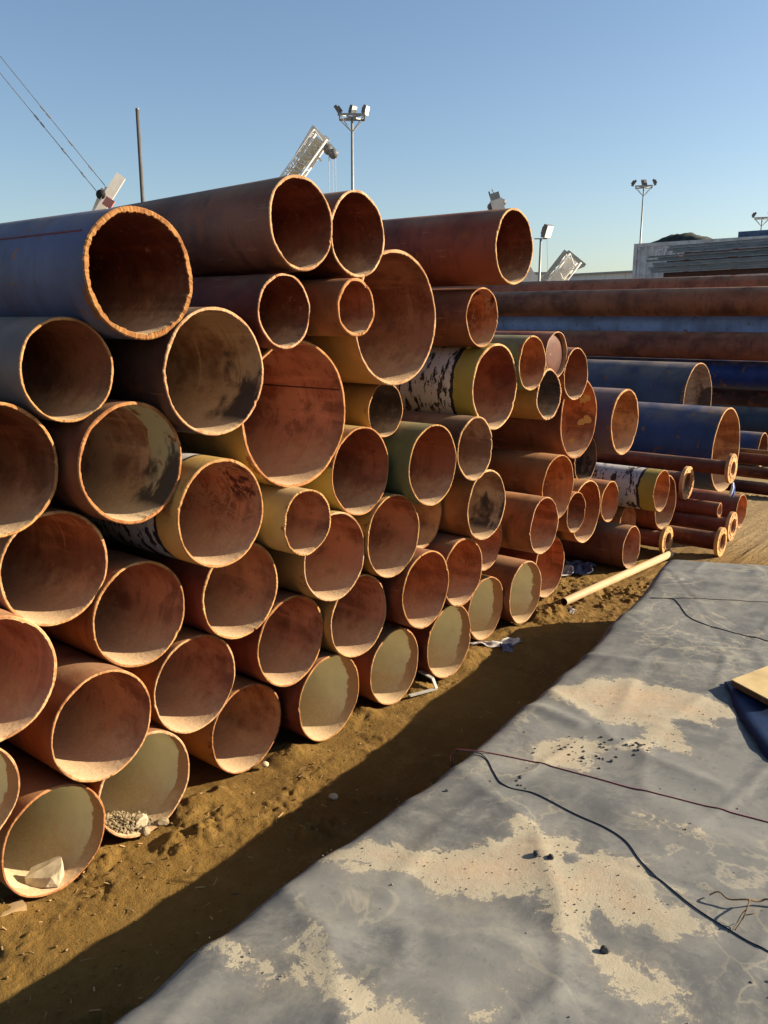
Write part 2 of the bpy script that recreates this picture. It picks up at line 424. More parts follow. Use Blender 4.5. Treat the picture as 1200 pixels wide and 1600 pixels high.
PIPES = [
    (1.487, 2.078, 1.82, 0.181, 'paint', 'BLM', 'in_rust', 'IRX', 0.1, 6, 'rough', 'wide blue-painted pipe with thick ragged flame-cut rim at the top of the stack'),
    (1.295, 2.172, 1.559, 0.144, 'paint', 'BPR', 'in_rust', 'IDK', 0.045, 6, '', 'blue-grey and rust pipe with a dark mouth right under the ragged-rimmed blue pipe'),
    (1.074, 2.195, 1.305, 0.183, 'rust', 'RBR', 'in_rust', 'IDK', 0.04, 6, '', 'brown pipe at picture edge, just under the blue-grey pipe with dark mouth'),
    (1.456, 2.13, 1.281, 0.181, 'rust', 'RBR', 'in_band', 'IGB', 0.045, 6, '', 'brown pipe with pale olive band and black smear inside its mouth'),
    (1.734, 2.07, 1.537, 0.197, 'rust', 'RDK', 'in_smear', 'IGB', 0.04, 6, '', 'dark pipe with dusty grey-brown bore and purplish smear, below the ragged blue pipe'),
    (2.084, 2.027, 2.0, 0.149, 'rust', 'RBR', 'in_rust', 'IRX', 0.075, 3.2, '', 'thick-walled brown pipe with the highest mouth in the stack'),
    (2.385, 2.047, 1.989, 0.148, 'rust', 'RBR', 'in_rust', 'IRX', 0.045, 6, '', 'brown pipe tucked behind the highest thick-walled brown pipe'),
    (2.024, 2.056, 1.721, 0.121, 'rust', 'RRD', 'in_rust', 'IRX', 0.045, 6, '', 'small dark red-brown pipe under the highest thick-walled pipe'),
    (2.308, 1.991, 1.736, 0.1, 'rust', 'ROR', 'in_rust', 'IRD', 0.13, 6, '', 'narrow orange-brown pipe with very thick wall, in front of a wide dark mouth'),
    (2.662, 2.089, 1.698, 0.258, 'primer', 'YRU', 'in_rust', 'IDR', 0.035, 6, '', 'very wide rusty pipe half covered by the narrow thick-walled pipe'),
    (2.158, 2.148, 1.363, 0.264, 'primer', 'YEL', 'in_rust', 'IRB', 0.03, 6, 'seam', 'widest yellow-coated pipe with bare rust bore and a straight weld line'),
    (1.754, 2.094, 1.081, 0.18, 'wrap', 'YEL', 'in_flake', 'IRB', 0.035, 6, '', 'yellow-ended pipe with torn white wrap and flaking dark red bore'),
    (2.116, 2.059, 0.987, 0.12, 'primer', 'YLP', 'in_rust', 'IRB', 0.06, 6, 'poly', 'small pale yellow pipe with crude angular flame-cut rim'),
    (2.513, 2.147, 1.109, 0.175, 'primer', 'YEL', 'in_rust', 'IRD', 0.03, 6, '', 'yellow pipe touching the lower edge of the widest yellow pipe'),
    (2.891, 2.069, 1.091, 0.173, 'primer', 'GRN', 'in_rust', 'IRD', 0.035, 6, '', 'green-coated pipe with red rust bore, mid height of the stack'),
    (2.342, 2.136, 0.798, 0.176, 'primer', 'YEL', 'in_rust', 'IRB', 0.03, 6, '', 'yellow pipe partly hidden by the small angular-rimmed yellow pipe'),
    (2.693, 2.127, 0.811, 0.176, 'primer', 'YRU', 'in_rust', 'IRB', 0.03, 6, '', 'yellow and rust pipe below the gap between yellow and green pipes'),
    (1.905, 2.189, 0.761, 0.176, 'rust', 'RRD', 'in_rust', 'IRB', 0.035, 6, '', 'red-brown pipe directly below the yellow pipe with flaking dark red bore'),
    (2.169, 2.211, 0.486, 0.18, 'rust', 'RRD', 'in_rust', 'IRB', 0.035, 6, '', 'red-brown pipe with blotched orange bore in the second layer from the ground'),
    (2.525, 2.174, 0.496, 0.177, 'primer', 'YRU', 'in_rust', 'IRB', 0.03, 6, '', 'tan pipe tucked under the yellow pipe behind the angular rim'),
    (2.368, 2.202, 0.179, 0.183, 'rust', 'RRD', 'in_lined', 'IRT', 0.03, 6, '', 'bottom pipe with clean pale green lining under the blotched orange bore'),
    (2.802, 2.202, 0.172, 0.176, 'rust', 'ROR', 'in_lined', 'IRT', 0.03, 6, '', 'bottom pipe with olive lining and bare brown strip beside its rim'),
    (3.192, 2.175, 0.181, 0.185, 'rust', 'RRD', 'in_lined', 'IRT', 0.03, 6, '', 'bottom pipe with pale green lining above the bent white strip'),
    (2.899, 2.104, 0.529, 0.175, 'rust', 'RRD', 'in_rust', 'IRO', 0.035, 6, '', 'red-rimmed pipe with orange bore right above pale green lined bottom pipes'),
    (3.239, 2.138, 0.522, 0.167, 'rust', 'RRD', 'in_rust', 'IRO', 0.035, 6, '', 'orange-bored pipe overlapped by the red-rimmed pipe beside it'),
    (3.051, 2.238, 0.812, 0.149, 'rust', 'ROR', 'in_rust', 'IRT', 0.035, 5, '', 'mostly hidden tan-bored pipe set back below the green-coated pipe'),
    (3.226, 2.076, 1.122, 0.146, 'rust', 'RDK', 'in_rust', 'IGB', 0.04, 6, '', 'set-back brown pipe under the yellow-ended white wrapped pipe on top'),
    (3.449, 2.116, 1.384, 0.2, 'wrap', 'YOL', 'in_rust', 'IRD', 0.04, 6, '', 'large pipe with olive-yellow end band and torn black and white wrap'),
    (3.35, 2.136, 1.702, 0.133, 'rust', 'RBR', 'in_flake', 'IRO', 0.045, 6, '', 'small brown pipe with ochre streak in its bore, under the jutting top pipe'),
    (3.289, 1.945, 1.997, 0.157, 'rust', 'RRD', 'in_rust', 'IRX', 0.045, 6, '', 'dark red pipe jutting furthest out over the top of the stack'),
    (2.719, 2.192, 1.332, 0.113, 'primer', 'YRU', 'in_smear', 'IBK', 0.05, 5, '', 'small set-back pipe with blackened bore under the very wide rusty pipe'),
    (3.388, 2.11, 0.828, 0.17, 'rust', 'ROR', 'in_smear', 'IGB', 0.035, 6, '', 'rust pipe whose lower bore is scabbed with black residue'),
    (3.591, 2.229, 0.582, 0.149, 'rust', 'RBR', 'in_rust', 'IRO', 0.04, 5, '', 'set-back pipe barely showing below the black-scabbed bore'),
    (3.724, 2.304, 0.172, 0.176, 'primer', 'YRU', 'in_lined', 'IRT', 0.035, 6, '', 'bottom pipe with peeling green lining beside the crumpled white rag'),
    (4.082, 2.269, 0.178, 0.182, 'rust', 'RBR', 'in_lined', 'IRT', 0.035, 6, '', 'far bottom pipe with pale green lining and dusty dark skin'),
    (4.586, 2.389, 0.191, 0.195, 'rust', 'RRD', 'in_rust', 'IRO', 0.03, 6, '', 'last big bottom pipe before the pale pole on the ground'),
    (3.953, 2.1, 0.62, 0.154, 'rust', 'ROR', 'in_rust', 'IRO', 0.03, 6, '', 'rust pipe squeezed above the far pale green lined bottom pipe'),
    (4.29, 2.2, 0.762, 0.187, 'rust', 'ROR', 'in_rust', 'IRO', 0.03, 6, '', 'long rust pipe with speckled orange bore, under the ochre-dabbed pipe'),
    (4.592, 2.244, 1.124, 0.236, 'rust', 'RBR', 'in_splash', 'IRO', 0.035, 6, '', 'wide rust pipe with dabs of ochre paint inside its mouth'),
    (5.085, 2.42, 0.805, 0.16, 'rust', 'RDK', 'in_smear', 'IBK', 0.035, 4, '', 'dark set-back pipe peeping out below the ochre-dabbed wide pipe'),
    (3.762, 2.102, 1.483, 0.134, 'primer', 'GRN', 'in_rust', 'IRO', 0.045, 6, '', 'green pipe with orange bore at the upper far end of the stack'),
    (4.103, 2.15, 1.511, 0.12, 'rust', 'RRD', 'in_rust', 'IRT', 0.05, 6, 'cap', 'red-brown pipe closed by a recessed plate just inside its mouth'),
    (4.338, 2.149, 1.4, 0.143, 'rust', 'ROR', 'in_rust', 'IRD', 0.05, 6, '', 'pipe half hidden behind the one closed by a recessed plate'),
    (3.96, 2.105, 1.315, 0.132, 'primer', 'YRU', 'in_rust', 'IBK', 0.09, 6, 'poly', 'small thick pipe with black bore and crudely cut angular rim'),
    (1.236, 2.224, 0.991, 0.171, 'rust', 'ROR', 'in_rust', 'IRB', 0.035, 6, '', 'brown pipe touching picture edge directly below the pipe with pale olive band'),
    (1.506, 2.216, 0.778, 0.174, 'rust', 'ROR', 'in_rust', 'IRB', 0.035, 6, '', 'orange-brown pipe set back between two layers, under the yellow-ended torn wrap'),
    (0.979, 2.121, 0.759, 0.177, 'rust', 'ROR', 'in_rust', 'IRB', 0.04, 6, '', 'orange-rimmed pipe cut by picture edge, two layers above the ground'),
    (1.306, 2.153, 0.49, 0.174, 'rust', 'ROR', 'in_rust', 'IRB', 0.035, 6, '', 'bright orange-brown pipe jutting above the bottom pipe that holds a pale stone'),
    (1.73, 2.243, 0.453, 0.177, 'rust', 'ROR', 'in_rust', 'IRB', 0.035, 6, '', 'orange-rimmed pipe with dark scabs low in its bore, second layer'),
    (1.983, 2.274, 0.172, 0.176, 'primer', 'YRU', 'in_rust', 'IRT', 0.03, 6, '', 'tan bottom pipe with plain brown bore, beside a small white pebble'),
    (1.492, 2.232, 0.178, 0.182, 'rust', 'ROR', 'in_lined', 'IRT', 0.035, 6, '', 'bottom pipe with green lining and a heap of rubble in its mouth'),
    (1.14, 2.194, 0.167, 0.171, 'rust', 'ROR', 'in_lined', 'IRT', 0.035, 6, '', 'bottom pipe with green lining and one pale stone lying inside'),
    (0.872, 2.148, 0.443, 0.158, 'rust', 'ROR', 'in_lined', 'IRT', 0.05, 6, '', 'orange pipe with green lining cut by picture edge at the bottom'),
    (5.395, 2.3, 1.024, 0.22, 'paint', 'BBR', 'in_rust', 'IRT', 0.04, 5, '', 'half blue, half rust pipe beyond the ochre-dabbed pipe'),
    (7.767, 2.35, 0.549, 0.382, 'paint', 'BLU', 'in_rust', 'IRT', 0.025, 6, '', 'huge blue-topped pipe with thin rim at the far end of the stack'),
    (8.83, 3.0, 0.836, 0.42, 'paint', 'BLS', 'in_smear', 'IGY', 0.02, 6, '', 'huge grey-blue pipe with grey bore behind the huge blue-topped pipe'),
    (5.748, 2.15, 0.52, 0.147, 'wrap', 'YOL', 'in_rust', 'IRO', 0.05, 5, '', 'smaller pipe with yellow end band and black and white torn wrap, far end'),
    (5.345, 2.35, 0.484, 0.141, 'rust', 'ROR', 'in_rust', 'IRO', 0.06, 5, '', 'short-looking thick orange pipe under the far white wrapped pipe'),
    (4.882, 2.3, 0.503, 0.2, 'rust', 'ROR', 'in_rust', 'IRO', 0.03, 4, '', 'rust pipe with a narrower pipe resting in front of its mouth'),
    (4.528, 2.2, 0.575, 0.123, 'rust', 'ROR', 'in_rust', 'IRD', 0.06, 4, '', 'narrow dark-bored pipe in front of a wider rust mouth'),
    (5.5, 2.24, 0.148, 0.152, 'rust', 'RBR', 'in_rust', 'IRB', 0.04, 5, '', 'brown pipe lying on the ground over the pale pole'),
    (5.786, 2.4, 0.222, 0.149, 'rust', 'ROR', 'in_rust', 'IRT', 0.05, 4, '', 'pipe set back above the brown pipe by the pale pole'),
    (6.111, 2.25, 0.363, 0.206, 'rust', 'RRD', 'in_rust', 'IRD', 0.035, 5, '', 'red-brown pipe behind the far yellow-banded pipe'),
    (6.718, 2.04, 0.229, 0.058, 'rust', 'RRD', 'in_rust', 'IRO', 0.2, 4, '', 'slim red-brown tube without flange among the flanged tubes'),
    (7.19, 2.01, 0.138, 0.142, 'rust', 'RRD', 'in_rust', 'IRO', 0.05, 4, '', 'short wide brown pipe on the sand at the far end'),
]
FLANGED = [
    (6.7, 2.3, 0.414, 0.135, .085, 5, 'upper flanged tube with its flange turned edge-on, beside the yellow-banded pipe'),
    (6.913, 2.03, 0.533, 0.119, .058, 5, 'long flanged tube crossing in front of the huge blue-topped pipe'),
    (6.714, 1.93, 0.112, 0.116, .062, 4, 'flanged tube lying on sand against the short wide brown pipe'),
    (6.211, 1.85, 0.104, 0.108, .066, 4, 'lowest flanged tube, its flange closest to the grey sheet'),
    (6.001, 2.175, 0.103, 0.107, .062, 4, 'flanged tube resting at the end of the pale pole'),
]
COLS = dict(
    RBR=(0.2, 0.075, 0.04), RRD=(0.19, 0.048, 0.024), RDK=(0.085, 0.04, 0.03), ROR=(0.34, 0.13, 0.045),
    YEL=(0.42, 0.29, 0.09), YLP=(0.5, 0.4, 0.17), YOL=(0.33, 0.26, 0.06), YRU=(0.38, 0.2, 0.06), GRN=(0.14, 0.17, 0.09),
    BPR=(0.16, 0.115, 0.11), BLU=(0.034, 0.055, 0.125), BLM=(0.105, 0.11, 0.22), BLG=(0.15, 0.17, 0.23), BLS=(0.055, 0.065, 0.1), BBR=(0.10, 0.08, 0.1),
    IRD=(0.26, 0.08, 0.042), IRB=(0.42, 0.185, 0.105), IRO=(0.46, 0.17, 0.065), IDR=(0.25, 0.105, 0.062), IRT=(0.42, 0.22, 0.11), IDK=(0.17, 0.07, 0.04),
    IRX=(0.13, 0.03, 0.014), RRL=(0.28, 0.088, 0.046), IGB=(0.36, 0.25, 0.16), IBK=(0.07, 0.055, 0.05), IGY=(0.3, 0.29, 0.26))  # IRX darkens the bore colour itself, for deep shadow in the top pipes
EDGE_COLS = [(0.41, 0.225, 0.09), (0.45, 0.265, 0.125), (0.36, 0.175, 0.068), (0.47, 0.29, 0.15)]

def ring_pts(radii, y, ang):
    return [(r * math.cos(a), yy, r * math.sin(a)) for r, yy, a in zip(radii, y, ang)]
def bands(rings):
    n = len(rings[0]); vs = [p for r in rings for p in r]
    fs = [(i * n + k, i * n + (k + 1) % n, (i + 1) * n + (k + 1) % n, (i + 1) * n + k) for i in range(len(rings) - 1) for k in range(n)]
    return vs, fs

def pipe_meshes(R, t, L, extra, seed, outer, inner):
    rnd = random.Random(seed)
    n = 160 if R > 0.08 else 48
    ph = rnd.uniform(0, 6.28); ov = rnd.uniform(0.002, 0.007)
    if t < 0.05: t *= rnd.uniform(1.3, 1.75)
    if extra in ('rough', 'poly'): n = 200
    ang = [2 * math.pi * k / n for k in range(n)]
    ro = [R * (1 + ov * math.cos(2 * (a + ph))) for a in ang]
    ri = [r - R * t for r in ro]
    y0 = [0.0025 * math.sin(2 * a + ph) + 0.0012 * math.sin(7 * a + 2 * ph) + rnd.uniform(-0.0007, 0.0007) for a in ang]
    for _ in range(rnd.choice([1, 2, 3, 4])):                 # nicks and torch drags along the lip
        c0 = rnd.uniform(0, 6.28); wd = rnd.uniform(0.02, 0.07); dp = rnd.uniform(0.002, 0.006)
        for k, a in enumerate(ang):
            q = abs((a - c0 + math.pi) % (2 * math.pi) - math.pi) / wd
            if q < 1: y0[k] += dp * (1 - q); ri[k] -= R * t * 0.35 * (1 - q) * rnd.random()
    ri = [r + R * t * (0.10 * math.sin(4 * a + ph) + 0.07 * math.sin(11 * a) + rnd.uniform(-0.07, 0.07)) for r, a in zip(ri, ang)]
    if extra == 'rough':
        # a hand-held torch left grooves across the whole edge
        g = [rnd.uniform(-1, 1) for _ in range(n)]
        y0 = [0.003 * math.sin(5 * a + ph) + 0.0012 * g[k] + 0.0012 * g[k // 3] for k, a in enumerate(ang)]
        ri = [r - R * t * (1 + 0.08 * g[(k * 7) % n] + 0.09 * g[(k // 2) % n] + 0.08 * math.sin(9 * a)) for k, (r, a) in enumerate(zip(ro, ang))]
    if extra == 'poly':
        ks = sorted(rnd.uniform(0, 6.28) for _ in range(9))
        def facet(a):
            d = min(abs((a - k + math.pi) % (2 * math.pi) - math.pi) for k in ks)
            return d
        y0 = [0.012 * facet(a) + rnd.uniform(-0.0015, 0.0015) for a in ang]
        ri = [r - R * t * (0.9 + 0.5 * (0.4 - min(0.4, facet(a)))) - rnd.uniform(0, 0.0018) for r, a in zip(ro, ang)]
    bv = min(0.0035, R * t * 0.25)
    yb = [y + bv for y in y0]; ye = [L] * n; ym = [0.05] * n
    r_in = [r - R * t for r in ro]
    rings_o = [ring_pts(ro, yb, ang), ring_pts(ro, ym, ang), ring_pts(ro, ye, ang), ring_pts(r_in, ye, ang)]
    vo, fo = bands(rings_o)
    # the bore: starts at the jagged lip and settles into a true circle
    ri2 = [r + bv * 0.5 for r in ri]
    rings_i = [ring_pts(ri2, yb, ang), ring_pts([(a + b) / 2 for a, b in zip(ri, r_in)], [y + 0.012 for y in yb], ang),
               ring_pts(r_in, [0.06] * n, ang), ring_pts(r_in, ye, ang)]
    vi, fi = bands(rings_i); fi = [f[::-1] for f in fi]
    rings_e = [ring_pts(ro, yb, ang), ring_pts([r - bv for r in ro], y0, ang), ring_pts([r + bv for r in ri], y0, ang), ring_pts(ri2, yb, ang)]
    ve, fe = bands(rings_e); fe = [f[::-1] for f in fe]
    return (mesh_from('outer_wall', vo, [f[::-1] for f in fo][::-1], outer), mesh_from('inner_wall', vi, fi, inner), mesh_from('cut_edge', ve, fe, M['edge'], False))

def setcol(o, c, rnd=None, amt=0.12):
    if rnd:
        k = 1 + rnd.uniform(-amt, amt); c = (c[0] * k, c[1] * k * (1 + rnd.uniform(-.06, .06)), c[2] * k * (1 + rnd.uniform(-.1, .1)))
    o.color = (c[0], c[1], c[2], 1)

def pipe(x, y, z, R, outer, oc, inner, ic, t, L, extra, label, group, name='steel_pipe', tilt=0.0):
    seed = int(x * 1000 + z * 777)
    rnd = random.Random(seed)
    root = empty(name, (x, y, z - R))
    root.rotation_euler = (tilt, 0, 0)
    tag(root, label, 'pipe', group)
    mo, mi, me = pipe_meshes(R, t, L, extra, seed, M[outer], M[inner])
    o = link('outer_wall', mo, root, (0, 0, R)); setcol(o, COLS[oc], rnd)
    i = link('inner_wall', mi, root, (0, 0, R)); setcol(i, COLS[ic], rnd)
    e = link('cut_edge', me, root, (0, 0, R)); setcol(e, rnd.choice(EDGE_COLS) if extra != 'rough' else (0.29, 0.135, 0.042), rnd, 0.1)
    # the mill turns every pipe differently: the dust keeps to the bottom because it follows the normal
    if extra == 'seam':
        a = rad(17); r = max(v.co.x for v in mi.vertices if v.co.y > 1) - 0.0005
        b = MB().path([(r * math.cos(a), 0.01, r * math.sin(a)), (r * math.cos(a), 2.5, r * math.sin(a)), (r * math.cos(a), L - 0.01, r * math.sin(a))], 0.0032, 6)
        s = b.build('weld_seam', M['rust'], i); setcol(s, (0.09, 0.035, 0.02))
    if extra == 'rough':
        a = rad(143); r = R
        b = MB().path([(r * math.cos(a), 0.05, r * math.sin(a)), (r * math.cos(a), 2.5, r * math.sin(a)), (r * math.cos(a), L - 0.01, r * math.sin(a))], 0.004, 6)
        s = b.build('weld_seam', M['paint'], o); setcol(s, (0.16, 0.04, 0.035))
    if extra == 'cap':
        n = 64; rr = max(v.co.x for v in mi.vertices if v.co.y > 1) - 0.0005
        vs = [(rr * f * math.cos(2 * math.pi * k / n), yy, rr * f * math.sin(2 * math.pi * k / n)) for f, yy in ((1, 0.03), (0.93, 0.022), (0.5, 0.017)) for k in range(n)] + [(0, 0.016, 0)]
        fs = [(q * n + k, q * n + (k + 1) % n, (q + 1) * n + (k + 1) % n, (q + 1) * n + k) for q in range(2) for k in range(n)] + [(2 * n + k, 2 * n + (k + 1) % n, 3 * n) for k in range(n)]
        c = link('end_plate', mesh_from('end_plate', vs, fs, M['rust']), root, (0, 0, R)); setcol(c, (0.085, 0.028, 0.017))
    return root

GROUP_A = 'steel pipes in the large mixed stack'
for p in PIPES:
    pipe(*p, GROUP_A, tilt=(rad(-1.4) if 'highest mouth' in p[-1] else 0.0))

def flange_mesh(R, bore, thick, holes=8):
    """a disc with a bore and real bolt holes"""
    cu = bpy.data.curves.new('flange', 'CURVE'); cu.dimensions = '2D'; cu.fill_mode = 'BOTH'; cu.extrude = thick / 2; cu.bevel_depth = 0.0015
    def circ(cx, cy, r, n):
        s = cu.splines.new('POLY'); s.points.add(n - 1); s.use_cyclic_u = True
        for k in range(n):
            a = 2 * math.pi * k / n; s.points[k].co = (cx + r * math.cos(a), cy + r * math.sin(a), 0, 1)
    circ(0, 0, R - 0.0015, 64); circ(0, 0, bore, 40)
    for k in range(holes):
        a = 2 * math.pi * (k + 0.5) / holes; rr = (R * 0.80)
        circ(rr * math.cos(a), rr * math.sin(a), R * 0.085, 12)
    tmp = bpy.data.objects.new('tmp', cu); COL.objects.link(tmp)
    bpy.context.view_layer.update()
    me = bpy.data.meshes.new_from_object(tmp.evaluated_get(bpy.context.evaluated_depsgraph_get()))
    bpy.data.objects.remove(tmp); bpy.data.curves.remove(cu)
    me.transform(Matrix.Rotation(rad(90), 4, 'X')); me.materials.clear(); me.materials.append(M['flange'])
    return me

for (x, y, z, R, rb, L, label) in FLANGED:
    rnd = random.Random(int(x * 1000))
    root = empty('flanged_tube', (x, y, z - R))
    tag(root, label, 'flanged pipe', 'flanged tubes at the far end of the stack')
    mo, mi, me = pipe_meshes(rb, 0.14, L, '', int(x * 999), M['rust'], M['in_rust'])
    o = link('outer_wall', mo, root, (0, 0.006, R)); setcol(o, COLS['RRD'], rnd)
    i = link('inner_wall', mi, root, (0, 0.006, R)); setcol(i, COLS['IRD'], rnd)
    e = link('cut_edge', me, root, (0, 0.006, R)); setcol(e, (0.5, 0.25, 0.1), rnd)
    f = link('flange', flange_mesh(R, rb * 1.005, 0.024), root, (0, 0.013, R)); setcol(f, (0.5, 0.27, 0.1), rnd)
    h = flange_mesh(R * 0.66, rb * 1.02, 0.004, 0)
    r2 = link('raised_face', h, f, (0, -0.0145, 0)); setcol(r2, (0.55, 0.31, 0.13), rnd)

# a scrap of rag tied to the long flanged tube
M['rag_white'] = plain('white_rag', (0.5, 0.5, 0.5), 0.9, 0, 0.2, 40)
M['rag_blue'] = plain('blue_rag', (0.05, 0.12, 0.4), 0.9, 0, 0.2, 40)
root = empty('rag_tie', (6.913, 2.018, 0.414)); tag(root, 'scrap of blue and white rag hanging from the long flanged tube', 'rag')
MB().path([(0, 0, 0.01), (-0.012, -0.004, -0.03), (-0.03, 0, -0.075), (-0.04, 0.0, -0.10)], [0.006, 0.012, 0.013, 0.004], 6).build('white_end', M['rag_white'], root, True)
MB().path([(0, 0, 0.01), (0.012, -0.006, -0.03), (0.016, -0.003, -0.08), (0.03, 0.0, -0.12)], [0.006, 0.011, 0.014, 0.004], 6).build('blue_end', M['rag_blue'], root, True)

# pipes that carry the huge blue-topped one, and the rear stack whose mouths lie out of the picture
GROUP_B = 'long pipes of the rear stack'
REAR = [
    (13.2, 2.0, 2.11, 0.2, 'rust', 'RRL', 'long red-brown pipe along the very top of the rear stack'),
    (12.3, 1.9, 1.918, 0.195, 'rust', 'RRL', 'long brown pipe with dark drip marks, second from the top of the rear stack'),
    (12.72, 2.1, 1.609, 0.19, 'paint', 'BLL', 'long light blue pipe between two brown ones in the rear stack'),
    (12.2, 1.8, 1.325, 0.19, 'rust', 'RRL', 'long purple-brown pipe under the light blue one in the rear stack'),
    (12.4, 2.0, 0.93, 0.2, 'paint', 'BLD', 'long deep blue pipe low in the rear stack beyond the grey bore'),
    (12.8, 2.2, 0.58, 0.19, 'rust', 'RDK', 'dark shaded pipe below the deep blue one in the rear stack'),
    (11.45, 2.0, 0.4, 0.19, 'paint', 'BLK', 'long dark slate pipe behind the mouth of the huge blue-topped pipe'),
    (10.35, 2.72, 0.21, 0.2, 'paint', 'BLU', 'blue pipe with its end showing at the picture edge, on the ground'),
    (12.0, 2.1, 0.2, 0.2, 'rust', 'RBR', 'brown ground pipe almost hidden under the rear stack'),
]
COLS.update(BLL=(0.24, 0.36, 0.62), BLD=(0.02, 0.04, 0.15), BLK=(0.045, 0.055, 0.075))
for (x, y, z, R, o, oc, lab) in REAR:
    pipe(x, y, z, R, o, oc, 'in_rust', 'IDK', 0.05, 12, '', lab, GROUP_B)
GROUP_C = 'slim tubes on the sand behind the stack'
for (x, y, z, R, lab) in [
    (8.72, 2.02, 0.062, 0.062, 'slim dark tube lowest on the sand behind the huge blue-topped pipe'),
    (8.92, 2.1, 0.178, 0.058, 'slim dark tube resting second among the slim tubes on the sand'),
    (9.0, 2.0, 0.30, 0.06, 'slim dark tube third up among the slim tubes on the sand'),
    (8.86, 2.1, 0.40, 0.022, 'thin pale rusty rod on top of the slim tubes')]:
    pipe(x, y, z, R, 'rust', 'RRD' if R > .03 else 'ROR', 'in_rust', 'IDK', 0.12, 5, '', lab, GROUP_C)
pipe(7.58, 2.75, 0.084, 0.084, 'rust', 'RDK', 'in_rust', 'IDK', 0.06, 4, '', 'dark bearer pipe on the ground under the huge blue-topped pipe', 'bearer pipes')
# ------------------------------------------------------------------ the grey rubber sheet over a low platform
ZS = 0.375
EDGE = [(-1.3, 1.20), (0.3, 1.225), (0.69, 1.262), (0.94, 1.288), (1.31, 1.302), (1.97, 1.297), (2.45, 1.325), (2.9, 1.372), (3.6, 1.46), (4.2, 1.56), (4.7, 1.64)]
FAR = [(-2.2, 5.4), (-0.5, 5.1), (1.15, 4.72), (1.45, 4.58), (1.7, 4.5)]
KS = (H - ZS) / (H - 0.42)               # the outline was read at 0.42 m
ex, ey = (np.array(EDGE) * KS).T
fy_, fx_ = (np.array(FAR) * KS).T
def poly_px(pts): return np.array([tuple(at_z(x, y, ZS))[:2] for x, y in pts])
SAND = [poly_px(p) for p in (
    [(850, 1078), (930, 1060), (1050, 1075), (1145, 1110), (1110, 1128), (1060, 1120), (1030, 1112), (1060, 1150), (1075, 1178), (1040, 1165), (1010, 1130), (950, 1125), (880, 1095)],
    [(835, 1190), (850, 1158), (900, 1152), (945, 1165), (930, 1185), (915, 1207), (880, 1200)],
    [(972, 1168), (990, 1158), (1018, 1152), (1010, 1176), (990, 1178)],
    [(478, 1330), (520, 1322), (600, 1320), (650, 1330), (700, 1330), (790, 1310), (805, 1283), (830, 1288), (870, 1310), (893, 1320), (870, 1352), (890, 1360), (920, 1343), (970, 1345), (1000, 1352), (1010, 1382), (1060, 1420), (1085, 1445), (1040, 1455), (1000, 1440), (960, 1430), (930, 1408), (900, 1435), (885, 1448), (870, 1420), (850, 1385), (810, 1390), (740, 1397), (700, 1390), (670, 1375), (620, 1365), (580, 1352), (520, 1345)],
    [(310, 1464), (370, 1478), (420, 1500), (440, 1525), (455, 1490), (490, 1455), (505, 1490), (545, 1525), (600, 1570), (660, 1610), (540, 1610), (530, 1548), (430, 1537), (380, 1505)],
    [(735, 1540), (800, 1520), (830, 1555), (790, 1610), (730, 1610)], [(930, 1480), (1010, 1490), (1100, 1580), (1060, 1605), (960, 1540)],
    [(1005, 1275), (1060, 1290), (1075, 1305), (1040, 1298)], [(100, 1590), (180, 1570), (200, 1610), (100, 1615)])]
RIDGE = [(poly_px([(903, 1019), (950, 1028), (1000, 1036), (1100, 1042)]), 0.022, 0.035), (poly_px([(798, 1097), (840, 1105), (905, 1132)]), 0.02, 0.03),
         (poly_px([(1030, 915), (1090, 912), (1200, 920)]), 0.018, 0.05), (poly_px([(760, 1200), (900, 1240), (1060, 1290), (1200, 1330)]), 0.012, 0.06),
         (poly_px([(490, 1450), (560, 1500), (700, 1560)]), 0.012, 0.05), (poly_px([(640, 1430), (760, 1420), (860, 1460), (990, 1470)]), -0.012, 0.06)]
CREASE = [poly_px(q) for q in ([(560, 1390), (760, 1480), (1010, 1600)], [(330, 1480), (560, 1440), (800, 1470)], [(620, 1250), (720, 1300), (900, 1330), (1180, 1420)], [(860, 1080), (960, 1160), (1130, 1230)], [(980, 960), (1080, 1010), (1200, 1035)], [(700, 1190), (840, 1300), (880, 1400), (860, 1560)], [(1040, 890), (1100, 960), (1190, 1100)], [(450, 1380), (520, 1460), (540, 1600)], [(820, 1130), (1000, 1120), (1120, 1150)])]
def seg_dist(X, Y, P, closed):
    d = np.full(X.shape, 9.0)
    n = len(P)
    for k in range(n if closed else n - 1):
        a, b = P[k], P[(k + 1) % n]; ab = b - a
        t = np.clip(((X - a[0]) * ab[0] + (Y - a[1]) * ab[1]) / (ab @ ab), 0, 1)
        d = np.minimum(d, np.hypot(X - a[0] - t * ab[0], Y - a[1] - t * ab[1]))
    return d
def inside(X, Y, P):
    r = np.zeros(X.shape, bool); n = len(P)
    for k in range(n):
        (x1, y1), (x2, y2) = P[k], P[(k + 1) % n]
        c = ((y1 > Y) != (y2 > Y)) & (X < (x2 - x1) * (Y - y1) / (y2 - y1 + 1e-12) + x1)
        r ^= c
    return r
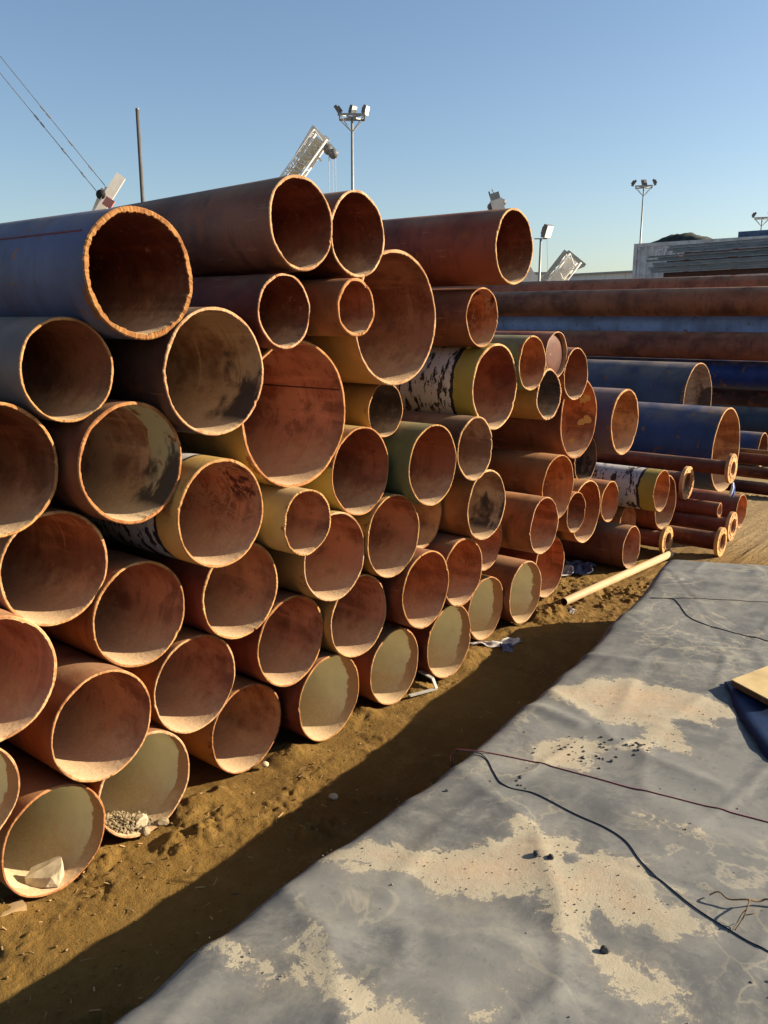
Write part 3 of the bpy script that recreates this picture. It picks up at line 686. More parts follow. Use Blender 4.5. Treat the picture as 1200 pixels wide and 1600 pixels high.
def sheet_z(X, Y):
    z = ZS + fbm(X + 2, Y + 7, 0.9, 2) * 0.018 + fbm(X, Y, 3.1, 3) * 0.005
    wav = fbm(X * 1.0 + 40, Y * 2.4, 1.6, 2)
    z = z + 0.004 * np.exp(-(wav / 0.07) ** 2)
    for k, P in enumerate(CREASE):
        d = seg_dist(X + 0.03 * fbm(X, Y, 2.5, 3), Y + 0.03 * fbm(X + 9, Y, 2.5, 3), P, False)
        z = z + (0.005 if k % 2 else -0.004) * np.exp(-d / 0.012) + 0.004 * np.exp(-(d / 0.06) ** 2)
    for P, h, w in RIDGE: z = z + 0.5 * h * np.exp(-(seg_dist(X, Y, P, False) / w) ** 2)
    return z
def sheet_at(x, y):                        # height at one point
    return float(sheet_z(np.array([x]), np.array([y]))[0])
def px_on_sheet(x, y, lift=0.0):
    p = at_z(x, y, ZS)
    for _ in range(4): p = at_z(x, y, sheet_at(p.x, p.y))
    return Vector((p.x, p.y, sheet_at(p.x, p.y) + lift))

def build_sheet():
    ns, nt = 400, 250
    s = np.linspace(0, 1, ns); t = np.linspace(0, 1, nt) ** 1.25
    S, T = np.meshgrid(s, t, indexing='ij')
    Xg = -1.3 + S * 6.1
    Ye = np.interp(Xg, ex, ey) + 0.022 * fbm(Xg, Xg * 0, 2.2, 5, 0.6)
    Y = Ye * (1 - T) + (-2.2) * T
    Xf = np.interp(Y, fy_, fx_) + 0.02 * fbm(Y, Y * 0 + 3, 2.0, 3)
    X = -1.3 + S * (Xf + 1.3)
    Z = sheet_z(X, Y)
    # the border rolls down over the platform's corner
    de = (Ye - Y); df = (Xf - X)
    Z = Z - 0.05 * np.exp(-de / 0.018) - 0.05 * np.exp(-df / 0.03)
    # sand lying on it
    sand = np.zeros(X.shape)
    for P, wgt in zip(SAND, (1, 0.9, 0.8, 1, 0.85, 0.6, 0.62, 0.7, 0.7)):
        d = seg_dist(X, Y, P, True); ins = inside(X, Y, P)
        sand = np.maximum(sand, np.clip(0.5 + np.where(ins, d, -d) / 0.16, 0, 1) * wgt)
    V = np.stack([X, Y, Z], -1)
    idx = np.arange(ns * nt).reshape(ns, nt)
    quads = [np.stack([idx[:-1, :-1], idx[:-1, 1:], idx[1:, 1:], idx[1:, :-1]], -1).reshape(-1, 4)]
    Vs = [V.reshape(-1, 3)]; base = ns * nt; att = [sand.ravel()]
    def skirt(line, inward):               # hanging side, bulging a little, down into the dirt
        nonlocal base
        rows = [line]
        n = len(line)
        for k, f in enumerate((0.12, 0.35, 0.6, 0.85, 1.0)):
            p = line.copy(); u = np.arange(n) * 0.02
            p[:, 2] = line[:, 2] * (1 - f) - 0.03 * f
            p += inward[None] * (0.03 * f + 0.02 * np.sin(u * 2.3 + k) * f * (1 - f) * 2)[:, None]
            rows.append(p)
        A = np.concatenate(rows); i = np.arange(len(A)).reshape(len(rows), n) + base
        quads.append(np.stack([i[:-1, :-1], i[:-1, 1:], i[1:, 1:], i[1:, :-1]], -1).reshape(-1, 4))
        Vs.append(A); att.append(np.zeros(len(A))); base += len(A)
    skirt(V[:, 0].copy(), np.array([0, -1.0, 0])); skirt(V[-1, :].copy(), np.array([-1.0, 0, 0]))
    A = np.concatenate(Vs); Q = np.concatenate(quads)
    me = bpy.data.meshes.new('rubber_sheet')
    me.from_pydata(A.tolist(), [], Q.tolist())
    me.polygons.foreach_set('use_smooth', np.ones(len(Q), dtype=bool))
    at = me.attributes.new('sand', 'FLOAT', 'POINT'); at.data.foreach_set('value', np.concatenate(att).astype(np.float32))
    t = NT('grey_rubber_with_dried_silt')
    a = t.n.new('ShaderNodeAttribute'); a.attribute_name = 'sand'; sa = a.outputs['Fac']
    n1 = t.noise(2.2, 5, 0.6, t.P); n2 = t.noise(9, 8, 0.7, t.P, 0.6); n3 = t.noise(45, 6, 0.72, t.P); n4 = t.noise(220, 3, 0.7, t.P)
    c = t.mix(t.step(n1, 0.35, 0.68), (0.155, 0.158, 0.15), (0.085, 0.089, 0.09))
    c = t.mix(t.math('MULTIPLY', t.step(n2, 0.42, 0.7), 0.55), c, (0.2, 0.2, 0.185))
    c = t.mix(t.math('MULTIPLY', t.step(n3, 0.54, 0.7), 0.5), c, (0.075, 0.08, 0.082))
    n6 = t.noise(26, 9, 0.78, t.P, 0.4); n7 = t.noise(4.2, 9, 0.75, t.P, 0.5)
    c = t.mix(t.math('MULTIPLY', t.step(n6, 0.5, 0.66), 0.4), c, (0.215, 0.21, 0.188))
    c = t.mix(t.math('MULTIPLY', t.step(n7, 0.53, 0.62), 0.55), c, (0.085, 0.09, 0.092))
    # tide lines left by dried puddles
    tide = t.math('ABSOLUTE', t.math('SUBTRACT', t.noise(2.7, 6, 0.62, t.P, 0.9), 0.5))
    tm = t.math('MULTIPLY', t.math('SUBTRACT', 1.0, t.step(tide, 0.004, 0.022)), t.step(t.noise(1.7, 3, 0.5, t.P), 0.44, 0.62))
    c = t.mix(t.math('MULTIPLY', tm, 0.38), c, (0.40, 0.36, 0.26))
    # crazed veins of silt
    vo = t.n.new('ShaderNodeTexVoronoi'); vo.feature = 'DISTANCE_TO_EDGE'; vo.inputs['Scale'].default_value = 9
    wv = t.n.new('ShaderNodeVectorMath'); wv.operation = 'ADD'
    nn = t.n.new('ShaderNodeTexNoise'); nn.inputs['Scale'].default_value = 7; nn.inputs['Detail'].default_value = 5; t.l.new(t.P, nn.inputs['Vector'])
    sc = t.n.new('ShaderNodeVectorMath'); sc.operation = 'SCALE'; sc.inputs['Scale'].default_value = 0.22; t.l.new(nn.outputs['Color'], sc.inputs[0])
    t.l.new(t.P, wv.inputs[0]); t.l.new(sc.outputs[0], wv.inputs[1]); t.l.new(wv.outputs[0], vo.inputs['Vector'])
    vm = t.math('MULTIPLY', t.math('SUBTRACT', 1.0, t.step(vo.outputs['Distance'], 0.01, 0.06)), t.step(t.noise(1.9, 4, 0.6, t.P), 0.5, 0.64))
    c = t.mix(t.math('MULTIPLY', vm, 0.28), c, (0.36, 0.33, 0.23))
    # dust film and the sand patches
    film = t.math('MULTIPLY', t.step(t.noise(3.3, 9, 0.72, t.P), 0.5, 0.72), 0.42)
    c = t.mix(film, c, (0.27, 0.25, 0.2))
    sm = t.math('ADD', sa, t.math('MULTIPLY', t.math('SUBTRACT', n2, 0.5), 1.1))
    sm = t.math('ADD', sm, t.math('MULTIPLY', t.math('SUBTRACT', n3, 0.5), 0.5))
    n5 = t.noise(5.0, 7, 0.7, t.P, 1.2)
    sm = t.math('ADD', sm, t.math('MULTIPLY', t.math('SUBTRACT', n5, 0.52), 1.2))
    sm = t.math('ADD', sm, t.math('MULTIPLY', t.math('SUBTRACT', n4, 0.5), 0.3))
    smk = t.math('MULTIPLY', t.step(sm, 0.12, 1.25), 0.92)
    sandc = t.mix(t.step(n3, 0.35, 0.65), (0.39, 0.305, 0.21), (0.32, 0.245, 0.165))
    sandc = t.mix(t.math('MULTIPLY', t.step(n4, 0.6, 0.68), 0.5), sandc, (0.22, 0.16, 0.1))
    c = t.mix(smk, c, sandc)
    c = t.mix(t.math('MULTIPLY', t.math('MULTIPLY', t.step(sm, 0.36, 0.43), t.math('SUBTRACT', 1.0, smk)), 0.6), c, (0.46, 0.41, 0.28))
    t.color(c)
    t.rough(t.math('ADD', 0.62, t.math('MULTIPLY', smk, 0.4)))
    t.bump(t.math('ADD', t.math('MULTIPLY', n2, 0.5), t.math('ADD', t.math('MULTIPLY', smk, t.math('ADD', 0.5, n4)), t.math('MULTIPLY', n3, 0.15))), 0.3, 0.004)
    me.materials.append(t.m); me.update()
    o = link('rubber_sheet', me)
    tag(o, 'grey rubber sheet with dried sand patches draped over a low platform', 'sheet')
build_sheet()

# ------------------------------------------------------------------ cords on the sheet
def smooth_path(pts, n=10):
    out = []
    P = [pts[0]] + list(pts) + [pts[-1]]
    for i in range(1, len(P) - 2):
        for k in range(n):
            u = k / n; a, b, c, d = P[i - 1], P[i], P[i + 1], P[i + 2]
            out.append(0.5 * ((2 * b) + (c - a) * u + (2 * a - 5 * b + 4 * c - d) * u * u + (3 * b - a - 3 * c + d) * u ** 3))
    out.append(P[-2]); return out
def cord(name, px, r, mat, label, category, drop=None, tail=None):
    pts = smooth_path([px_on_sheet(x, y, 0) for x, y in px])
    pts = [Vector((p.x, p.y, sheet_at(p.x, p.y) + r * 0.9)) for p in pts]
    if drop:
        d = pts[0]; pts = [Vector((d.x + 0.0, d.y + 0.035, 0.0)), Vector((d.x, d.y + 0.03, 0.2)), Vector((d.x, d.y + 0.02, d.z - 0.03))] + pts
    o = MB().path(pts, r, 8).build(name, mat, None, True)
    return tag(o, label, category)
M['cord_red'] = plain('dusty_red_cord', (0.19, 0.035, 0.04), 0.8, 0, 0.3, 30)
M['cord_dark'] = plain('black_rubber_hose', (0.03, 0.03, 0.036), 0.6, 0, 0.3, 30)
cord('cord', [(712, 1171), (760, 1176), (830, 1190), (900, 1208), (1000, 1234), (1100, 1259), (1200, 1285), (1300, 1312)], 0.0015, M['cord_red'], 'thin dark red cord stretched straight across the grey sheet', 'cord', True)
cord('hose', [(716, 1173), (745, 1176), (760, 1186), (772, 1208), (790, 1228), (835, 1240), (900, 1273), (945, 1293), (978, 1315), (1003, 1348), (1040, 1382), (1090, 1422), (1145, 1457), (1200, 1487), (1260, 1515)], 0.0016, M['cord_dark'], 'black hose winding over the grey sheet past the big sand patch', 'hose', True)
cord('cord', [(1016, 934), (1060, 935), (1120, 937), (1200, 941), (1290, 946)], 0.0013, M['cord_dark'], 'thin dark cord running straight across the far part of the sheet', 'cord', True)
cord('cord', [(1018, 935), (1050, 936), (1062, 946), (1075, 963), (1100, 975), (1140, 987), (1200, 1002), (1270, 1020)], 0.0016, M['cord_dark'], 'dark cord bending away from the straight one on the far sheet', 'cord', True)

# ------------------------------------------------------------------ stones, pebbles, litter
def rock_mesh(name, r, seed, mat, flat=0.7, sub=2):
    rnd = random.Random(seed)
    bm = bmesh.new(); bmesh.ops.create_icosphere(bm, subdivisions=sub, radius=1)
    planes = [(Vector((rnd.uniform(-1, 1), rnd.uniform(-1, 1), rnd.uniform(-1, 1))).normalized(), rnd.uniform(0.55, 0.9)) for _ in range(9)]
    for v in bm.verts:
        p = v.co.copy()
        for nrm, d in planes:
            e = p.dot(nrm) - d
            if e > 0: p -= nrm * e
        p *= 1 + rnd.uniform(-0.03, 0.03)
        v.co = Vector((p.x * r, p.y * r * 0.85, p.z * r * flat))
    me = bpy.data.meshes.new(name); bm.to_mesh(me); bm.free(); me.materials.append(mat)
    return me
M['lime'] = plain('pale_limestone', (0.40, 0.33, 0.22), 0.9, 0, 0.18, 30)
M['grit'] = plain('grey_brown_stone', (0.17, 0.14, 0.11), 0.9, 0, 0.35, 20)
M['dark'] = plain('dark_stone', (0.05, 0.047, 0.045), 0.9, 0, 0.3, 20)
M['rubble'] = plain('crumbled_mortar', (0.21, 0.165, 0.1), 0.95, 0, 0.3, 40)
def stone(loc, r, seed, mat, label, rz=0, flat=0.7, name='stone'):
    o = link(name, rock_mesh(name, r, seed, mat, flat)); o.location = loc; o.rotation_euler = (0, 0, rz)
    return tag(o, label, 'stone')
def bore_z(cx, cz, R, x): return cz - math.sqrt(max(0, R * R - (x - cx) ** 2))
# the stone in the bottom pipe: a faceted block
def block_stone():
    pts = [(-0.062, -0.025, 0), (0.05, -0.04, 0), (0.064, 0.03, 0), (-0.045, 0.04, 0), (-0.066, -0.01, 0.028), (0.028, -0.04, 0.04), (0.060, -0.022, 0.052), (0.056, 0.026, 0.075), (0.03, 0.04, 0.068), (-0.05, 0.03, 0.04), (-0.062, 0.01, 0.02), (0.01, -0.046, 0.008)]
    bm = bmesh.new()
    for p in pts: bm.verts.new(p)
    bmesh.ops.convex_hull(bm, input=bm.verts)
    bmesh.ops.triangulate(bm, faces=bm.faces[:])
    bmesh.ops.subdivide_edges(bm, edges=bm.edges[:], cuts=2, use_grid_fill=True)
    rnd = random.Random(3)
    for v in bm.verts: v.co += Vector((rnd.uniform(-1, 1), rnd.uniform(-1, 1), rnd.uniform(-1, 1))) * 0.0016
    me = bpy.data.meshes.new('stone'); bm.to_mesh(me); bm.free(); me.materials.append(M['lime'])
    return me
o = link('stone', block_stone()); o.scale = (0.86, 0.86, 0.86); o.location = (1.125, 2.255, 0.0075); o.rotation_euler = (0, rad(2), rad(-38))
tag(o, 'pale angular limestone block lying inside a green-lined bottom pipe', 'stone')
stone((1.475, 2.262, 0.035), 0.034, 11, M['lime'], 'whitish lump on the rubble heap inside a bottom pipe', 0.4, 0.75)
a = at_z(415, 1198, 0.0); stone((a.x, a.y, 0.012), 0.017, 5, M['lime'], 'small white pebble on the dirt beside the tan bottom pipe', 0.3, 0.8)
a = at_z(521, 1249, 0.0); stone((a.x, a.y, 0.01), 0.021, 8, M['lime'], 'crumpled pale lump lying in the shadow strip on the dirt', 1.0, 0.5, 'plaster_lump')
a = at_z(218, 1300, 0.0); stone((a.x + 0.01, a.y - 0.02, 0.006), 0.024, 21, M['rubble'], 'small grey clod spilled below the rubble-filled pipe', 0.6, 0.6)
a = at_z(255, 1287, 0.0); stone((a.x, a.y, 0.01), 0.03, 23, M['rubble'], 'long tan clod on the dirt in front of the rubble-filled pipe', 0.2, 0.45)
for (x, y, r, sd, lab) in [(944, 1487, 0.013, 31, 'lone dark stone on the grey sheet below the hose'), (839, 1336, 0.012, 32, 'dark flat stone in the middle of the big sand patch'),
                           (860, 1341, 0.0115, 33, 'dark round stone next to the flat one in the big sand patch'), (698, 1236, 0.006, 34, 'tiny dark stone alone near the sheet edge'),
                           (956, 1190, 0.007, 35, 'tiny dark stone beyond the cord, near the gravelly patch')]:
    p = px_on_sheet(x, y, r * 0.35); stone(p, r, sd, M['dark'], lab, sd, 0.65)

def scatter(name, spots, mats, label, seed, kinds=5):
    """one heap of many small stones"""
    rnd = random.Random(seed); vs, fs = [], []
    protos = []
    for k in range(kinds):
        me = rock_mesh('tmp', 1.0, seed + k, mats, 0.75, 1)
        protos.append(([v.co.copy() for v in me.vertices], [tuple(p.vertices) for p in me.polygons])); bpy.data.meshes.remove(me)
    for (p, r) in spots:
        V, Fc = rnd.choice(protos); R = Matrix.Rotation(rnd.uniform(0, 6.28), 3, 'Z'); b = len(vs)
        vs += [tuple(p + (R @ v) * r) for v in V]; fs += [tuple(i + b for i in f) for f in Fc]
    o = link(name, mesh_from(name, vs, fs, mats, False))
    return tag(o, label, 'gravel', kind='stuff')
rnd = random.Random(5)
sp = []
for _ in range(900):                       # rubble heap in the bottom pipe, on the bore
    x = 1.44 + rnd.gauss(0.0, 0.045); y = 2.245 + abs(rnd.gauss(0.03, 0.055))
    if x > 1.53: continue
    if abs(x - 1.492) > 0.165: continue
    z0 = bore_z(1.492, 0.178, 0.174, x); h = max(0.0, 0.075 - abs(y - 2.30) * 0.45 - abs(x - 1.43) * 0.5)
    sp.append((Vector((x, y, z0 + rnd.uniform(0, 1) * h * 0.9 + 0.002)), rnd.choice([0.003, 0.0035, 0.004, 0.005, 0.006, 0.009])))
scatter('rubble', sp, M['rubble'], 'heap of crumbled grey rubble inside a bottom pipe', 90)
sp = []
for _ in range(60):
    x, y = rnd.gauss(905, 32), rnd.gauss(1176, 13)
    if rnd.random() < 0.25: x, y = rnd.gauss(992, 16), rnd.gauss(1166, 6)
    p = px_on_sheet(x, y); sp.append((p, rnd.uniform(0.003, 0.008)))
for _ in range(6):
    p = px_on_sheet(rnd.gauss(812, 7), rnd.gauss(1218, 8)); sp.append((p, rnd.uniform(0.004, 0.008)))
scatter('gravel', sp, M['dark'], 'scatter of dark gravel on the sheet beyond the cord', 60)
sp = []
for _ in range(420):                       # fine pebbles on the sand patches and the sheet
    P = SAND[rnd.choice([0, 0, 1, 3, 3, 3, 3, 4])]
    k = rnd.randrange(len(P)); m = rnd.randrange(len(P)); u = rnd.random()
    q = P[k] * u + P[m] * (1 - u)
    if not inside(np.array([q[0]]), np.array([q[1]]), P)[0]: continue
    sp.append((Vector((q[0], q[1], sheet_at(q[0], q[1]) + 0.0008)), rnd.choice([0.0012, 0.0016, 0.002, 0.0028])))
for _ in range(60):
    x, y = rnd.uniform(0.9, 3.6), rnd.uniform(0.2, 1.25)
    sp.append((Vector((x, y, sheet_at(x, y) + 0.001)), rnd.choice([0.002, 0.003, 0.004])))
scatter('fine_gravel', sp, M['grit'], 'fine pebbles strewn over the sand patches on the sheet', 70)
sp = []
for _ in range(2600):                      # grit and clods on the dirt strip
    x = 0.5 + 6.5 * rnd.random() ** 1.3; y = rnd.uniform(1.35, 2.3)
    sp.append((Vector((x, y, 0)), rnd.choice([0.0015, 0.002, 0.002, 0.003, 0.004, 0.0055]) * rnd.uniform(0.7, 1.2)))
xs = np.array([p.x for p, r in sp]); ys = np.array([p.y for p, r in sp]); zs = ground_height(xs, ys)
sp = [(Vector((p.x, p.y, z + r * 0.2)), r) for (p, r), z in zip(sp, zs)]
M['clod'] = plain('dry_dirt_clod', (0.175, 0.1, 0.03), 0.95, 0, 0.35, 25)
scatter('dirt_clods', sp, M['clod'], 'small clods and grit on the dirt along the stack', 80)

# chips, straw and splinters trodden into the dirt
rnd = random.Random(41); mb = MB(); xs = []; 
for _ in range(420):
    x = 0.7 + 4.6 * rnd.random() ** 1.2; y = rnd.uniform(1.5, 2.28)
    L = rnd.choice([0.006, 0.009, 0.012, 0.016, 0.03]); w = rnd.uniform(0.002, 0.005)
    z = float(ground_height(np.array([x]), np.array([y]))[0])
    R = Matrix.Rotation(rnd.uniform(0, 6.28), 3, 'Z') @ Matrix.Rotation(rnd.uniform(-0.5, 0.5), 3, 'Y') @ Matrix.Rotation(rnd.uniform(-0.6, 0.6), 3, 'X')
    mb.box((x, y, z + 0.003), (L, w, 0.0012), R)
M['chips'] = plain('dry_chips', (0.26, 0.17, 0.075), 0.9, 0, 0.75, 9)
tag(mb.build('dry_chips', M['chips']), 'dry chips and straw trodden into the dirt along the stack', 'litter', kind='stuff')
# litter
def gz(x, y): return float(ground_height(np.array([x]), np.array([y]))[0])
M['rag'] = plain('dirty_white_cloth', (0.45, 0.42, 0.38), 0.9, 0, 0.4, 30)
M['plastic'] = plain('white_plastic', (0.34, 0.33, 0.3), 0.5, 0, 0.12, 30)
M['bluebag'] = plain('blue_grey_plastic', (0.10, 0.13, 0.2), 0.5, 0, 0.5, 18)
def rag(name, c, sx, sy, hgt, seed, mat, label, category, rz=0):
    n, m = 26, 14; rnd = np.random.RandomState(seed); o1, o2 = rnd.rand(2) * 50
    U, Vv = np.meshgrid(np.linspace(-1, 1, n), np.linspace(-1, 1, m), indexing='ij')
    wob = fbm(U + o1, Vv + o2, 1.7, 3)
    X = U * sx * (1 + 0.25 * fbm(U + o2, Vv, 1.1, 2)); Y = Vv * sy * (1 + 0.8 * fbm(U * 1.0 + o1, Vv * 0 + o2, 2.1, 2)) + 0.5 * sy * np.sin(U * 3 + o1)
    Zh = np.maximum(0.001, hgt * (0.35 + wob * 1.5) * (1 - 0.55 * np.abs(U))) + 0.004
    vs = [Vector((a, b, h)) for a, b, h in zip(X.ravel(), Y.ravel(), Zh.ravel())]
    i = np.arange(n * m).reshape(n, m)
    fs = np.stack([i[:-1, :-1], i[1:, :-1], i[1:, 1:], i[:-1, 1:]], -1).reshape(-1, 4).tolist()
    o = link(name, mesh_from(name, vs, fs, mat)); o.location = c; o.rotation_euler = (0, 0, rz)
    so = o.modifiers.new('thick', 'SOLIDIFY'); so.thickness = 0.002
    return tag(o, label, category)
a = at_z(775, 1004, 0); rag('rag', (a.x, a.y, gz(a.x, a.y)), 0.15, 0.03, 0.03, 4, M['rag'], 'crumpled white rag strip on the dirt at the shadow edge', 'rag', rad(-38))
a = at_z(790, 1008, 0); rag('plastic_scrap', (a.x - 0.02, a.y - 0.02, gz(a.x, a.y)), 0.05, 0.028, 0.028, 9, M['bluebag'], 'bluish plastic scrap crumpled beside the white rag', 'scrap', rad(20))
a = at_z(921, 893, 0); rag('plastic_bag', (a.x, a.y + 0.08, 0), 0.13, 0.07, 0.06, 14, M['bluebag'], 'dark blue-grey crumpled bag behind the pale pole', 'bag', rad(10))
a = at_z(903, 900, 0); rag('paper_scrap', (a.x - 0.02, a.y + 0.1, 0), 0.05, 0.05, 0.06, 19, M['rag'], 'pale crumpled paper beside the dark bag', 'paper', rad(60))
a = at_z(885, 948, 0); rag('rag', (a.x - 0.06, a.y - 0.035, gz(a.x, a.y)), 0.05, 0.03, 0.03, 25, M['rag'], 'small dirty rag at the open end of the pale pole', 'rag', rad(30))
# bent white strip below the bottom pipes: a bracket lying on the dirt
root = empty('bent_strip', (0, 0, 0)); tag(root, 'bent white plastic strip lying under the lined bottom pipes', 'strip')
p = [at_z(640, 1087, 0.008), at_z(682, 1076, 0.008), at_z(676, 1060, 0.05), at_z(655, 1048, 0.06)]
MB().beam(p[0], p[1], 0.018, 0.006).build('lower_arm', M['plastic'], root)
MB().beam(p[1], p[2], 0.015, 0.006).build('bend', M['plastic'], root)
MB().beam(p[2], p[3], 0.018, 0.006).build('upper_arm', M['plastic'], root)

# pale pole on the dirt
def hollow(root, a, b, R, t, mo, mi, n=32):
    a, b = Vector(a), Vector(b); d = (b - a).normalized(); u = d.cross(Vector((0, 0, 1))).normalized(); w = u.cross(d)
    def ring(p, r): return [tuple(p + u * (r * math.cos(2 * math.pi * k / n)) + w * (r * math.sin(2 * math.pi * k / n))) for k in range(n)]
    v, f = bands([ring(a, R), ring(b, R), ring(b, R - t)]); link('outer_wall', mesh_from('outer_wall', v, f, mo), root)
    v, f = bands([ring(a, R - t), ring(b, R - t)]); link('inner_wall', mesh_from('inner_wall', v, f, mi), root)
    v, f = bands([ring(a, R), ring(a, R - t)]); link('cut_edge', mesh_from('cut_edge', v, f, mo, False), root)
M['cream'] = plain('cream_painted_tube', (0.33, 0.235, 0.13), 0.65, 0, 0.15, 8)
M['bore'] = plain('dark_bore', (0.06, 0.045, 0.035), 0.9)
root = empty('pole', (0, 0, 0)); tag(root, 'long pale cream pole lying on the dirt along the stack foot', 'pole')
hollow(root, (4.47, 2.222, 0.029), (5.93, 2.12, 0.029), 0.025, 0.003, M['cream'], M['bore'])
# timber bearer at the near bottom corner
M['timber'] = plain('weathered_timber', (0.33, 0.22, 0.11), 0.85, 0, 0.25, 14)
root = empty('timber_bearer', (0, 0, 0)); tag(root, 'pale timber bearer on the dirt below the pipe with the stone', 'timber')
a, b = at_z(38, 1414, 0.012), at_z(-130, 1492, 0.012)
MB().beam(a, b, 0.036, 0.024).build('beam', M['timber'], root)
# twig on the sheet
M['bark'] = plain('dry_bark', (0.13, 0.085, 0.045), 0.9, 0, 0.4, 40)
root = empty('dry_twig', px_on_sheet(1150, 1410)); tag(root, 'dry forked twig on the grey sheet near the hose', 'twig')
o0 = Vector(root.location)
def tw(name, px, r0, r1):
    pts = [px_on_sheet(x, y, l) - o0 for x, y, l in px]; pts = smooth_path(pts, 5)
    rr = [r0 + (r1 - r0) * k / (len(pts) - 1) for k in range(len(pts))]
    MB().path(pts, rr, 6).build(name, M['bark'], root, True)
tw('stem', [(1108, 1402, .006), (1122, 1405, .02), (1138, 1413, .014), (1165, 1417, .02), (1185, 1413, .008), (1200, 1412, .012), (1222, 1420, .005)], 0.0016, 0.0027)
tw('branch', [(1170, 1416, .018), (1168, 1430, .03), (1160, 1446, .02), (1148, 1456, .004)], 0.0022, 0.0012)
tw('branch', [(1166, 1436, .026), (1158, 1440, .02), (1150, 1448, .006), (1143, 1457, .003)], 0.0015, 0.0008)
tw('branch', [(1163, 1442, .02), (1175, 1446, .03), (1183, 1438, .02)], 0.0013, 0.0007)
# blue tarpaulin and the board beside it
M['tarp'] = plain('shade_darkened_blue_tarpaulin', (0.007, 0.015, 0.045), 0.45, 0, 0.5, 9)  # blue is darkened to stand in for the shade over it
outl = [(1131, 1069), (1141, 1085), (1146, 1105), (1155, 1124), (1166, 1140), (1177, 1155), (1186, 1172), (1198, 1186), (1230, 1215), (1300, 1230), (1330, 1160), (1260, 1085), (1190, 1064), (1150, 1066)]
P = [px_on_sheet(x, y) for x, y in outl]
bm = bmesh.new(); f = bm.faces.new([bm.verts.new((p.x, p.y, 0)) for p in P]); bmesh.ops.triangulate(bm, faces=[f])
bmesh.ops.subdivide_edges(bm, edges=bm.edges[:], cuts=5, use_grid_fill=True)
for v in bm.verts: v.co.z = sheet_at(v.co.x, v.co.y) + 0.007 + 0.012 * float(fbm(np.array([v.co.x]), np.array([v.co.y + 4]), 6.0, 3)[0])
r = bmesh.ops.extrude_face_region(bm, geom=bm.faces[:])
for v in [g for g in r['geom'] if isinstance(g, bmesh.types.BMVert)]: v.co.z -= 0.004
me = bpy.data.meshes.new('tarpaulin'); bm.to_mesh(me); bm.free(); me.materials.append(M['tarp'])
for p_ in me.polygons: p_.use_smooth = True
tag(link('tarpaulin', me), 'blue tarpaulin with shade in its colour lying on the grey sheet under the board', 'tarpaulin')
M['ply'] = plain('dusty_plywood', (0.42, 0.32, 0.16), 0.8, 0, 0.2, 10)
M['plyedge'] = plain('dark_board_edge', (0.10, 0.05, 0.025), 0.85, 0, 0.3, 20)
zb = ZS + 0.034
q = [at_z(1143, 1063, zb), at_z(1205, 1096, zb), at_z(1330, 1050, zb), at_z(1230, 1030, zb)]
root = empty('plywood_board', (q[0].x, q[0].y, ZS)); tag(root, 'tan plywood board lying over the edge of the blue tarpaulin', 'board')
def prism(pts, z0, z1): 
    n = len(pts); b = MB()
    b.add([(p.x, p.y, z0) for p in pts] + [(p.x, p.y, z1) for p in pts], [tuple(range(n - 1, -1, -1)), tuple(range(n, 2 * n))] + [(k, (k + 1) % n, n + (k + 1) % n, n + k) for k in range(n)]); return b
rel = [p - root.location for p in q]
prism(rel, 0.014, 0.0338).build('core', M['plyedge'], root)
prism(rel, 0.034, 0.0375).build('face', M['ply'], root)
# ------------------------------------------------------------------ the yard behind
M['steel'] = plain('galvanised_steel', (0.24, 0.25, 0.25), 0.5, 0.3, 0.12, 3)
M['white_paint'] = plain('white_machine_paint', (0.6, 0.59, 0.55), 0.5, 0, 0.1, 2)
M['cream_paint'] = plain('cream_machine_paint', (0.42, 0.39, 0.3), 0.5, 0, 0.2, 4)
M['red_paint'] = plain('red_machine_paint', (0.5, 0.2, 0.17), 0.5, 0, 0.1, 2)
M['black_rub'] = plain('black_rubber', (0.02, 0.02, 0.022), 0.7)
M['wire'] = plain('steel_wire_rope', (0.22, 0.22, 0.23), 0.5, 0.4)
M['lamp_glass'] = plain('floodlight_glass', (0.8, 0.82, 0.74), 0.25, 0, 0.05)
M['lamp_body'] = plain('floodlight_body', (0.12, 0.12, 0.12), 0.5, 0, 0.2)
M['wood_pole'] = plain('weathered_post', (0.09, 0.085, 0.08), 0.85, 0, 0.2, 3)

def floodlight(parent, loc, az, size, tilt=-25):
    """lamp head facing azimuth az (radians), with body, glass, yoke"""
    R = Matrix.Rotation(az, 3, 'Z') @ Matrix.Rotation(rad(-tilt), 3, 'Y')
    c = Vector(loc) + Vector((0, 0, size * 0.55))
    b = MB().box(c, (size * 0.35, size * 0.85, size), R).box(c - R @ Vector((size * 0.25, 0, 0)), (size * 0.25, size * 0.5, size * 0.6), R)
    o = b.build('lamp_head', M['lamp_body'], parent)
    MB().box(c + R @ Vector((size * 0.19, 0, 0)), (size * 0.03, size * 0.78, size * 0.92), R).build('lens', M['lamp_glass'], o)
    MB().beam(Vector(loc), c, size * 0.08, size * 0.08).build('yoke', M['lamp_body'], o)
def to_cam(p): return math.atan2(-p.y, -p.x)

